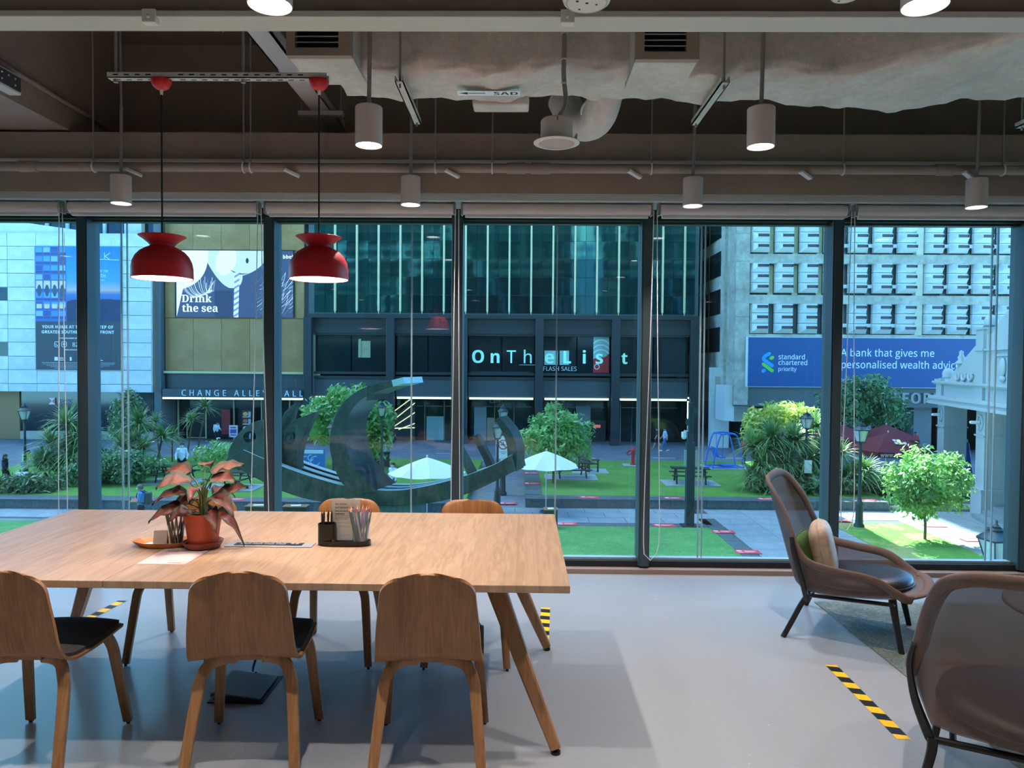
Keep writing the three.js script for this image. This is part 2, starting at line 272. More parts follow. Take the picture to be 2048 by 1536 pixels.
// ---------- lamps ----------
const mGlow = mat(0xffffff, 0.5, { emissive: new THREE.Color(1, 0.93, 0.9), emissiveIntensity: 7 });
const mLampBody = mat(0xcfc4bd, 0.55);
function downlight(x, y, z, label, stem = 4.2) {
  const t = thing('ceiling_downlight', label, 'lamp', [x, y, z], 0, 'cylinder downlights');
  part(t, 'housing', lathe([[0.066, 0.0], [0.068, 0.004], [0.068, 0.19], [0.064, 0.195], [0, 0.195]], 36), mLampBody);
  part(t, 'reflector', lathe([[0.066, 0.0], [0.058, 0.012], [0.05, 0.03]], 36), mWhite);
  part(t, 'lens_glow', cyl(0.06, 0.06, 0.01, 0.014, 0, 0, 32), mGlow);
  part(t, 'conduit', [rod([0, 0.19, 0], [0.006, (stem - y) * 0.45, 0], 0.011, 8), rod([0.006, (stem - y) * 0.45, 0], [-0.004, stem - y, 0], 0.008, 8), cyl(0.015, 0.012, 0.19, 0.225, 0, 0, 10)], mGalv);
  const l = new THREE.SpotLight(0xfff0e8, SPOT, 0, 50 * D2R, 0.8, 2); l.position.set(0, -0.006, 0); l.target.position.set(0, -2, 0); l.castShadow = true; l.shadow.radius = 1.3; l.shadow.mapSize.set(512, 512); l.name = 'downlight_beam'; t.add(l, l.target);
  return t;
}
for (const [x, z, l] of [[-0.785, -2.3, 'white cylinder downlight in front of the long beige channel, over the near table edge'], [1.22, -2.3, 'white cylinder downlight hanging nearest the sagging duct end'], [-0.782, -3.76, 'white cylinder downlight hanging between the left grille and the pendant rail'], [1.19, -3.76, 'white cylinder downlight hanging below the duct beside the right grille'], [-2.8, -5.15, 'small white cylinder downlight by the window left of the pendant rail'], [-0.78, -5.15, 'small white cylinder downlight by the window right of the bright pendant'], [1.17, -5.15, 'small white cylinder downlight by the window near the air pipe stub'], [3.11, -5.15, 'small white cylinder downlight by the window over the lounge chairs']]) downlight(x, 2.7, z, l);
for (const [x, z] of [[3.2, -2.3], [-2.8, -2.3], [-0.8, -0.6], [1.22, -0.6], [3.2, -0.6], [-2.8, -0.6], [-0.8, 1.2], [1.22, 1.2], [3.2, 1.2], [-2.8, 1.2], [-0.8, 3], [1.22, 3], [4.6, 3], [4.9, -2.6], [-4.8, -3.87]]) downlight(x, 2.7, z, 'white cylinder downlight hanging over the back of the room');
const mRed = mat(0xb3121c, 0.5), mRedCup = mat(0xc4101c, 0.4), mInner = mat(0xf3ece6, 0.6), mCord = mat(0x101013, 0.7);
for (const [x, l] of [[-1.669, 'dark red bell pendant lamp with flared collar nearer the side beam'], [-0.941, 'bright red bell pendant lamp with flared collar at the end of the slotted rail']]) {
  const t = thing('pendant_lamp', l, 'lamp', [x, 1.985, -3.42], 0, 'red pendant lamps over the table');
  part(t, 'shade', lathe([[0.130, 0.002], [0.134, 0.0], [0.134, 0.004], [0.133, 0.05], [0.128, 0.078], [0.115, 0.105], [0.096, 0.126], [0.072, 0.141], [0.055, 0.149], [0.053, 0.153], [0.06, 0.163], [0.08, 0.18], [0.1035, 0.196], [0.1025, 0.198], [0.078, 0.183], [0.056, 0.165], [0.03, 0.16], [0, 0.16]], 56), mRed);
  part(t, 'inner_shade', lathe([[0.1305, 0.002], [0.1295, 0.05], [0.1245, 0.076], [0.111, 0.102], [0.093, 0.122], [0.06, 0.138], [0, 0.142]].map((p) => [p[0], p[1]]), 48), mInner);
  part(t, 'bulb', sph(0.036, 0, 0.075, 0, 1, 1, 1, 18), mat(0xffffff, 0.4, { emissive: new THREE.Color(1, 0.9, 0.84), emissiveIntensity: 14 }));
  part(t, 'socket', cyl(0.02, 0.02, 0.1, 0.142), mWhite);
  part(t, 'cord', [rod([0, 0.15, 0], [0, 0.86, 0], 0.0042)], mCord);
  part(t, 'ceiling_cup', new THREE.SphereGeometry(0.045, 24, 10, 0, 6.283, Math.PI / 2, Math.PI / 2).scale(1, 1.0, 1).translate(0, 0.91, 0), mRedCup); part(t, 'cup_lid', cyl(0.045, 0.045, 0.908, 0.912, 0, 0, 24), mRedCup);
  part(t, 'cord_grip', cyl(0.006, 0.009, 0.845, 0.87, 0, 0, 10), mat(0xe6d9cf, 0.4));
  const p = new THREE.PointLight(0xffe2d2, 3.0); p.position.set(0, 0.075, 0); p.shadow.radius = 1.8; p.castShadow = true; p.name = 'pendant_bulb_light'; t.add(p);
}
{
  const t = thing('pendant_rail', 'white slotted steel rail carrying the two red pendant lamps', 'rail');
  part(t, 'rail', [bx(-1.91, -0.9, 2.9, 2.904, -3.442, -3.398), bx(-1.91, -0.9, 2.9, 2.925, -3.442, -3.438), bx(-1.91, -0.9, 2.9, 2.925, -3.402, -3.398)], mSteel);
  for (let k = 0; k < 19; k++) { const x = -1.87 + k * 0.05; if (Math.abs(x + 1.669) > 0.05 && Math.abs(x + 0.941) > 0.05) part(t, 'slot', [rb(x - 0.012, x + 0.012, 2.8985, 2.9005, -3.426, -3.418, 0.0009, 1), rb(x - 0.012, x + 0.012, 2.911, 2.917, -3.399, -3.3975, 0.0007, 1)], mBlack); }
  for (const x of [-1.88, -1.29]) part(t, 'hanger_rod', [rod([x, 2.89, -3.42], [x, 4.2, -3.42], 0.007), cyl(0.011, 0.011, 2.885, 2.9, x, -3.42, 6)], mGalv);
}
{
  const t = thing('ceiling_speaker', 'round white ceiling speaker with wide rim hanging on a bent conduit', 'speaker', [0.166, 2.71, -3.76]);
  part(t, 'rim', lathe([[0.09, 0.002], [0.1, 0], [0.116, 0.006], [0.116, 0.01], [0.08, 0.02]], 40), mWhite); part(t, 'grille', lathe([[0, -0.002], [0.06, 0], [0.092, 0.004]], 40), mat(0xb5a59e, 0.8));
  part(t, 'can', lathe([[0.08, 0.01], [0.08, 0.115], [0.072, 0.124], [0, 0.124]], 32), mLampBody); part(t, 'mark', bx(-0.002, 0.002, 0.095, 0.115, 0.079, 0.082), mBlack);
  for (const s of [-1, 1]) part(t, 'spring_clip', [rod([s * 0.098, 0.01, 0], [s * 0.1, 0.05, 0.01], 0.004), rod([s * 0.1, 0.05, 0.01], [s * 0.085, 0.02, 0.02], 0.003)], mGalv);
  part(t, 'conduit', tube([[-0.01, 0.12, 0], [0.025, 0.16, 0], [0.045, 0.22, 0], [0.033, 0.35, 0], [0.035, 0.6, 0], [0.025, 1.46, 0]], 0.012, 40, 8), mGalv); for (const y of [0.3, 0.42, 0.55]) part(t, 'cable_tie', cyl(0.015, 0.015, y, y + 0.008, 0.034, 0, 10), mWhite);
}
for (const [x, y, z, r, l] of [[0.19, 2.715, -2.3, 0.077, 'round white emergency light disc with small holes beneath the strut'], [1.0, 2.76, -2.35, 0.05, 'small white round detector behind the strut near the sagging duct']]) {
  const t = thing('ceiling_detector', l, 'detector', [x, y, z]);
  part(t, 'disc', lathe([[0, -0.012], [r * 0.7, -0.01], [r * 0.92, -0.002], [r, 0.014], [r * 0.95, 0.03], [0, 0.036]], 40), mWhite); part(t, 'ring', new THREE.TorusGeometry(r * 0.8, 0.0025, 6, 40).rotateX(Math.PI / 2).translate(0, -0.006, 0), mat(0xb9b4ad, 0.6));
  for (const [a, b, q] of [[0, 0.01, 0.006], [-0.03, 0.02, 0.005], [-0.02, -0.03, 0.004], [0.03, 0.0, 0.004]]) part(t, 'hole', sph(q, a * r / 0.077, -0.011, b * r / 0.077, 1, 0.3, 1), mBlack);
  part(t, 'stem', rod([0, 0.03, 0], [0, 4.2 - y, 0], 0.01), mGalv);
}
// ---------- wood ----------
function stretch(n, cx, cy, sd) { seed(sd); const c = Array.from({ length: cx * cy }, () => rnd()), out = new Float32Array(n * n); for (let y = 0; y < n; y++) for (let x = 0; x < n; x++) { const fx = x / n * cx, fy = y / n * cy, ix = fx | 0, iy = fy | 0, u = fx - ix, v = fy - iy, s = u * u * (3 - 2 * u), t = v * v * (3 - 2 * v), jx = (ix + 1) % cx, jy = (iy + 1) % cy; out[y * n + x] = lerp(lerp(c[iy * cx + ix], c[iy * cx + jx], s), lerp(c[jy * cx + ix], c[jy * cx + jx], s), t); } return out; }
function oak(a, b, size, sd) { const n = 768, A = stretch(n, 14, 2, sd), B2 = stretch(n, 60, 5, sd + 1), C = stretch(n, 260, 12, sd + 2), D = stretch(n, 384, 60, sd + 3); return tex(n, (i) => { let t = A[i] * 0.28 + B2[i] * 0.3 + C[i] * 0.28 + D[i] * 0.14; const ring = 0.5 + 0.5 * Math.sin(A[i] * 26 + B2[i] * 5); t = t * 0.8 + ring * 0.13; return mixc(hex(a), hex(b), (t - 0.5) * 1.9 + 0.5); }, size); }
const mTable = mat(0xffffff, 0.36, { map: oak(0x90775f, 0xb1977d, 0.75, 51) });
const mOak = mat(0xffffff, 0.45, { map: oak(0x784f2a, 0x9c6f40, 0.5, 61) });
const mOakLeg = mat(0xffffff, 0.45, { map: oak(0x865e3a, 0xa87d56, 0.5, 71) });
const mPad = mat(0xffffff, 0.95, { map: two(128, 0.12, 0x2a2827, 0x3d3a38, [[32, 1], [64, 1]], 81) });
// ---------- meeting table ----------
{
  const t = thing('meeting_table', 'long pale oak meeting table with splayed tapered legs', 'table');
  part(t, 'table_leaf', rb(-2.595, -1.6415, 0.71, 0.74, -4.25, -2.862, 0.003), mTable); part(t, 'table_leaf', rb(-1.6385, 0.195, 0.71, 0.74, -4.25, -2.862, 0.003), mTable);
  part(t, 'apron', [bx(-2.2, -0.2, 0.66, 0.71, -3.95, -3.9), bx(-2.2, -0.2, 0.66, 0.71, -3.22, -3.17), bx(-2.25, -2.19, 0.66, 0.71, -3.98, -3.14), bx(-0.21, -0.15, 0.66, 0.71, -3.98, -3.14)], mOakLeg);
  for (const [sx, tx] of [[0.152, -0.13], [-2.55, -2.27]]) for (const [fz, tz] of [[-3.01, -3.16], [-4.12, -3.97]]) {
    const l = part(t, 'leg', sweep([[tx, 0.712, tz], [lerp(tx, sx, 0.5), 0.36, lerp(tz, fz, 0.5)], [sx, 0.022, fz]], (q) => [lerp(0.042, 0.022, q), lerp(0.036, 0.02, q)], V(0, 0, 1), 8, 0.5), mOakLeg);
    part(l, 'foot_pad', [cyl(0.02, 0.02, 0, 0.012, sx, fz), cyl(0.008, 0.008, 0.01, 0.03, sx, fz)], mBlack);
  }
}
// ---------- shell chairs ----------
const padC = curve([[0, 0.800, -0.245], [0, 0.70, -0.23], [0, 0.60, -0.214], [0, 0.52, -0.20], [0, 0.475, -0.182], [0, 0.452, -0.145], [0, 0.445, -0.08], [0, 0.445, 0.06], [0, 0.455, 0.17], [0, 0.455, 0.222], [0, 0.445, 0.25]]);
function shellP(u, v, lift = 0) {
  const p = padC.getPointAt(u), T = padC.getTangentAt(u), n = V(0, T.z, -T.y), s = v * 2 - 1;
  const back = 1 - sstep(u, 0.32, 0.5); let w = lerp(0.212, lerp(0.178, 0.2, sstep(u, 0, 0.36)), back);
  const R = 0.085; let crown = 0; if (u < R) { const k = 1 - u / R; w -= 0.08 * (1 - Math.sqrt(Math.max(0, 1 - k * k))); crown = 0.007 * k * (1 - s * s); }
  if (u > 0.93) { const k = (u - 0.93) / 0.07; w -= 0.06 * (1 - Math.sqrt(Math.max(0, 1 - k * k))); }
  const cup = (back * 0.026 + (1 - back) * 0.012) * s * s;
  return V(s * w, p.y + crown, p.z).addScaledVector(n, -(cup) - lift);
}
const chairG = {
  shell: share(sheet((u, v) => shellP(Math.pow(u, 1.7), v), 84, 16, 0.011)),
  pad: share(sheet((u, v) => shellP(lerp(0.46, 0.985, u), 0.5 + (v - 0.5) * (0.94 - 0.12 * (1 - Math.sqrt(Math.max(0, 1 - Math.pow(2 * u - 1, 6)))))).add(V(0, 0.0125, 0)), 30, 12, 0.013)),
  legs: [[1, 1], [-1, 1], [1, -1], [-1, -1]].map(([a, b]) => share([sweep(b > 0
    ? [[a * 0.05, 0.43, 0.13], [a * 0.11, 0.43, 0.142], [a * 0.158, 0.418, 0.156], [a * 0.182, 0.375, 0.168], [a * 0.193, 0.3, 0.18], [a * 0.218, 0.012, 0.232]]
    : [[a * 0.05, 0.425, -0.09], [a * 0.1, 0.425, -0.105], [a * 0.145, 0.412, -0.128], [a * 0.17, 0.37, -0.15], [a * 0.182, 0.3, -0.168], [a * 0.21, 0.012, -0.262]], (q) => [lerp(0.023, 0.019, q), 0.0115], V(0, 0, 1), 40)])),
  feet: [[0.218, 0.232], [-0.218, 0.232], [0.21, -0.262], [-0.21, -0.262]].map(([x, z]) => share(cyl(0.008, 0.008, 0, 0.016, x, z, 10))),
  plate: share(bx(-0.07, 0.07, 0.425, 0.441, -0.13, 0.16)),
};
function woodChair(label, x, z, turn) {
  const t = thing('dining_chair', label, 'chair', [x, 0, z], turn, 'oak shell chairs round the meeting table');
  part(t, 'shell', chairG.shell, mOak); part(t, 'seat_pad', chairG.pad, mPad); part(t, 'mount_plate', chairG.plate, mOakLeg);
  chairG.legs.forEach((g, k) => { const l = part(t, 'leg', g, mOakLeg); part(l, 'glide', chairG.feet[k], mBlack); });
}
for (const a of [['oak shell chair with back to the room, beside the table end with the seam', -1.95, -2.985, Math.PI + 0.0], ['oak shell chair facing the paper sheet, turned slightly', -1.088, -3.01, Math.PI + 0.1], ['oak shell chair facing the black desk organiser, next to the splayed table leg', -0.36, -3.01, Math.PI + 0.05],
  ['oak shell chair across the table behind the potted plant', -1.855, -4.06, 0.0], ['oak shell chair across the table behind the acrylic notice', -1.01, -4.06, 0.0], ['oak shell chair across the table with its back clear against the window', -0.283, -4.06, 0.0]]) woodChair(...a);
// ---------- lounge chairs ----------
const knit = fbm(128, [[32, 1], [64, 1]], 91);
const knitTex = tex(128, (i, x, y) => mixc([88, 74, 68], [120, 103, 95], 0.5 + 0.4 * Math.sin(x * 0.785) * Math.cos(y * 0.785) + (knit[i] - 0.5) * 0.6), 0.05);
const mMesh = mat(0xffffff, 0.9, { map: knitTex, transparent: true, opacity: 0.62 }), mBand = mat(0xffffff, 0.85, { map: tex(128, (i) => mixc([92, 73, 65], [114, 94, 85], knit[i]), 0.08) });
const mLeather = mat(0x1c1b1e, 0.42, { bumpMap: grey(128, 0.2, [[20, 1], [60, 0.6]], 95), bumpScale: 0.001 }), mFrame = mat(0x121214, 0.45);
const stC = curve([[0.43, 0.335, 0], [0.25, 0.305, 0], [0.05, 0.275, 0], [-0.15, 0.262, 0], [-0.265, 0.285, 0], [-0.315, 0.40, 0], [-0.375, 0.62, 0], [-0.435, 0.83, 0], [-0.462, 0.925, 0]]);
const stB = curve([[0.39, 0.335, 0.27], [0.25, 0.305, 0.29], [0.05, 0.277, 0.295], [-0.15, 0.268, 0.29], [-0.255, 0.31, 0.28], [-0.3, 0.43, 0.275], [-0.365, 0.64, 0.255], [-0.43, 0.835, 0.225], [-0.461, 0.924, 0.13]]);
const stR = curve([[0.335, 0.335, 0.305], [0.28, 0.365, 0.335], [0.16, 0.43, 0.362], [-0.03, 0.452, 0.372], [-0.175, 0.48, 0.366], [-0.25, 0.57, 0.352], [-0.33, 0.75, 0.318], [-0.412, 0.87, 0.275], [-0.455, 0.915, 0.2]]);
function slingP(u, v) { // v -1..1 across
  const s = Math.abs(v), sg = v < 0 ? -1 : 1, c = stC.getPoint(u), b = stB.getPoint(u), r = stR.getPoint(u); b.z *= sg; r.z *= sg;
  const k = 0.55; if (s < k) { const q = s / k; const e = c.clone().lerp(b, q); const m = sstep(q, 0.7, 1) * 0.1; return e.lerp(r, m * 0.5); }
  const q = (s - k) / (1 - k); return b.lerp(r, lerp(0.05, 1, q));
}
const rimPts = [[0.432, 0.335, 0], [0.425, 0.335, 0.12], [0.395, 0.335, 0.24]]; for (let k = 0; k <= 8; k++) rimPts.push(stR.getPoint(k / 8).toArray()); rimPts.push([-0.463, 0.926, 0.1]);
const rimAll = [...rimPts.slice(0), ...rimPts.slice(1).reverse().map((p) => [p[0], p[1], -p[2]])]; rimAll.splice(rimPts.length, 0, [-0.465, 0.928, 0]);
function bandGeo() { // wide padded edge: ellipse swept along the rim
  const c = curve(rimAll, true), n = 180, m = 10, cen = V(-0.05, 0.45, 0);
  return grid(n, m, (u, v) => { const p = c.getPoint(u % 1), T = c.getTangent(u % 1), toC = slingDir(p, T), N = V().crossVectors(T, toC).normalize(), a = v * 6.2832; return p.clone().addScaledVector(toC, 0.016 + 0.027 * Math.cos(a)).addScaledVector(N, 0.013 * Math.sin(a)); });
}
function slingDir(p, T) { // direction along the sling, away from the rim
  const l = Math.abs(p.z), sg = Math.sign(p.z) || 1; let d;
  if (p.x > 0.36) d = V(-1, -0.12, 0); else if (p.y > 0.9 && l < 0.24) d = V(0.22, -1, -sg * 0.25 * (l > 0.1 ? 1 : 0)); else if (p.y > 0.6) d = V(-0.32, -0.1, -sg * 0.9); else d = V(-0.1, -1, -sg * 0.38);
  return d.addScaledVector(T, -d.dot(T)).normalize();
}
const loungeG = { mesh: share(sheet((u, v) => slingP(u, v * 2 - 1), 60, 44, 0.006)), band: share(bandGeo()),
  seam: share(tube(Array.from({ length: 25 }, (_, k) => slingP(0.955 - 0.0 * k, (k / 24 * 2 - 1) * 0.82)), 0.0035, 40, 5)),
  frame: [1, -1].map((s) => share([sweep([[-0.275, 0.60, s * 0.352], [-0.26, 0.52, s * 0.366], [-0.225, 0.38, s * 0.345], [-0.2, 0.25, s * 0.3], [-0.205, 0.225, s * 0.285]], (q) => [0.014, lerp(0.008, 0.017, q)], V(0, 0, 1), 20), sweep([[-0.205, 0.235, s * 0.285], [-0.23, 0.19, s * 0.29], [-0.27, 0.1, s * 0.315], [-0.315, 0.0, s * 0.35]], (q) => [0.015, lerp(0.018, 0.012, q)], V(0, 0, 1), 14)])),
  front: [1, -1].map((s) => share(sweep([[0.25, 0.29, s * 0.24], [0.265, 0.2, s * 0.25], [0.305, 0.0, s * 0.275]], (q) => [lerp(0.021, 0.014, q), lerp(0.018, 0.013, q)], V(0, 0, 1), 10))),
  bars: share([rod([-0.205, 0.235, -0.28], [-0.205, 0.235, 0.28], 0.014), rod([0.25, 0.268, -0.29], [0.25, 0.268, 0.29], 0.015), rod([-0.205, 0.235, 0.22], [0.25, 0.255, 0.22], 0.012), rod([-0.205, 0.235, -0.22], [0.25, 0.255, -0.22], 0.012)]),
  cushion: share(lathe([[0, 0.0], [0.2, 0.0], [0.262, 0.012], [0.275, 0.035], [0.265, 0.075], [0.2, 0.1], [0, 0.11]], 48).scale(1.08, 1, 1.0).rotateZ(0.055).translate(0.05, 0.282, 0)),
  piping: share(new THREE.TorusGeometry(0.272, 0.006, 8, 60).rotateX(Math.PI / 2).scale(1.08, 1, 1).translate(0, 0.036, 0).rotateZ(0.055).translate(0.05, 0.282, 0)) };
function lounge(label, x, z, turn) {
  const t = thing('lounge_chair', label, 'armchair', [x, 0, z], turn, 'mesh lounge chairs on the rug');
  part(t, 'mesh_sling', loungeG.mesh, mMesh, 'see-through brown knitted mesh'); part(t, 'edge_band', loungeG.band, mBand); part(t, 'seam', loungeG.seam, mBand);
  for (const k of [0, 1]) { part(t, 'rear_leg', loungeG.frame[k], mFrame); part(t, 'front_leg', loungeG.front[k], mFrame); }
  part(t, 'under_frame', loungeG.bars, mFrame); const c = part(t, 'seat_cushion', loungeG.cushion, mLeather, 'round black leather seat cushion'); part(c, 'piping', loungeG.piping, mLeather);
  return t;
}
const l1 = [2.01, -4.5], a1 = -Math.atan2(0.52, 0.86);
lounge('brown mesh lounge chair by the window holding a beige and a green cushion', ...l1, a1);
lounge('brown mesh lounge chair seen from behind, no throw cushions', 1.87, -2.75, Math.atan2(0.88, 0.48));
function throwCushion(name, label, w, h, d, m, f, y, lz, tilt, yaw) {
  const g = grid(40, 24, (u, v) => { const a = u * 6.28318, b = (v - 0.5) * Math.PI, e = 0.42, sq = (q) => Math.sign(q) * Math.pow(Math.abs(q), e); return [d / 2 * Math.sin(b) * (1 - 0.0 * b), h / 2 * sq(Math.sin(a)) * Math.pow(Math.cos(b), 0.35), w / 2 * sq(Math.cos(a)) * Math.pow(Math.cos(b), 0.35)]; });
  const t = thing(name, label, 'cushion', [l1[0], 0, l1[1]], a1); const inner = V(f, y, lz);
  const pg = g.rotateZ(tilt).rotateY(yaw).translate(f, y, lz), o = part(t, 'cushion_body', pg, m);
  const rim = []; for (let k = 0; k < 48; k++) { const a = k / 48 * 6.28318, sq = (q) => Math.sign(q) * Math.pow(Math.abs(q), 0.42); rim.push(V(0, h / 2 * sq(Math.sin(a)) * 1.01, w / 2 * sq(Math.cos(a)) * 1.01).applyAxisAngle(V(0, 0, 1), tilt).applyAxisAngle(V(0, 1, 0), yaw).add(inner)); }
  part(t, 'piping', tube(rim, 0.0045, 140, 6, true), m);
}
throwCushion('throw_cushion', 'beige leather throw cushion with piped edge leaning on the lounge chair back', 0.36, 0.35, 0.13, mat(0xffffff, 0.62, { map: two(128, 0.4, 0xa08a72, 0xb7a28a, [[4, 1], [20, 0.6], [60, 0.4]], 97) }), -0.15, 0.475, 0.03, 0.22, 0.12);
throwCushion('throw_cushion', 'dark green throw cushion tucked behind the beige cushion', 0.32, 0.27, 0.09, mat(0x32500e, 0.8), -0.235, 0.45, 0.1, 0.3, -0.05);
// ---------- rug, low table, floor marks ----------
const rugN = fbm(512, [[5, 1], [24, 0.6], [128, 1], [256, 1.2]], 101);
one('area_rug', 'muted teal-grey woven rug under the lounge chairs', 'rug', rb(2.0, 5.2, 0.0, 0.007, -5.02, -1.2, 0.003), mat(0xffffff, 1, { map: tex(512, (i) => mixc([70, 84, 80], [138, 138, 122], rugN[i] * 1.8 - 0.4), 1.6), bumpMap: grey(256, 0.3, [[80, 1], [128, 1]], 103), bumpScale: 0.003 }));
{
  const t = thing('coffee_table', 'low round grey coffee table on the rug behind the mesh chair', 'table', [2.95, 0.007, -3.75]);
  part(t, 'top', lathe([[0, 0.355], [0.42, 0.355], [0.43, 0.362], [0.43, 0.372], [0.42, 0.38], [0, 0.38]], 48), mat(0x6c6259, 0.5));
  for (let k = 0; k < 3; k++) { const a = k * 2.094 + 0.5; part(t, 'leg', sweep([[Math.cos(a) * 0.3, 0.355, Math.sin(a) * 0.3], [Math.cos(a) * 0.34, 0.2, Math.sin(a) * 0.34], [Math.cos(a) * 0.38, 0, Math.sin(a) * 0.38]], () => [0.022, 0.016], V(0, 0, 1), 6), mat(0x5c4a3c, 0.5)); }
}
function tape(label, x, z, w, L, turn, worn) {
  const n = 256, mm = 32, d = document.createElement('canvas'); d.width = n * 2; d.height = mm * 2; const c = d.getContext('2d'); c.fillStyle = '#e8b21a'; c.fillRect(0, 0, 512, 64); c.fillStyle = '#1b1c20';
  const st = 512 / L * 0.066; for (let x0 = -64; x0 < 576; x0 += st * 2) { c.beginPath(); c.moveTo(x0, 64); c.lineTo(x0 + st, 64); c.lineTo(x0 + st + 9, 0); c.lineTo(x0 + 9, 0); c.fill(); }
  const t = new THREE.CanvasTexture(d); t.colorSpace = THREE.SRGBColorSpace;
  const g = new THREE.PlaneGeometry(L, w).rotateX(-Math.PI / 2); g.userData.done = true;
  const o = one('floor_tape', label, 'tape', g, mat(0xffffff, worn, { map: t }), undefined); o.position.set(x, 0.0012, z); o.rotation.y = turn;
}
tape('black and yellow hazard tape strip on the floor beside the rug', 1.664, -3.56, 0.06, 0.79, Math.PI / 2 - 0.02, 0.3);
tape('black and yellow hazard tape strip by the far splayed table leg', 0.155, -4.56, 0.06, 0.56, Math.PI / 2 - 0.05, 0.35);
tape('black and yellow hazard tape strip seen past the seat of the end chair', -2.68, -4.63, 0.06, 0.5, Math.PI / 2 - 0.08, 0.35);
{
  const t = thing('floor_box', 'square floor outlet box with its hinged lid raised under the table', 'outlet', [-1.335, 0, -3.56]);
  part(t, 'frame', [bx(-0.13, 0.13, 0, 0.006, 0.125, 0.145), bx(-0.13, 0.13, 0, 0.006, -0.155, -0.135), bx(-0.13, -0.115, 0, 0.006, -0.15, 0.14), bx(0.115, 0.13, 0, 0.006, -0.15, 0.14)], mFrame);
  part(t, 'well', bx(-0.115, 0.115, 0, 0.003, -0.135, 0.125), mBlack);
  part(t, 'lid', [rb(-0.112, 0.112, -0.005, 0.003, -0.13, 0.128, 0.002), bx(-0.12, -0.11, -0.02, 0, -0.13, 0.13)].map((g) => g.rotateZ(-0.13).translate(0, 0.028, 0)), mat(0x6e767a, 0.35, { metalness: 0.2 }));
  part(t, 'cable', tube([[0.0, 0.03, -0.13], [-0.04, 0.02, -0.2], [-0.02, 0.2, -0.28], [0.0, 0.66, -0.2]], 0.007, 24, 6), mBlack);
}
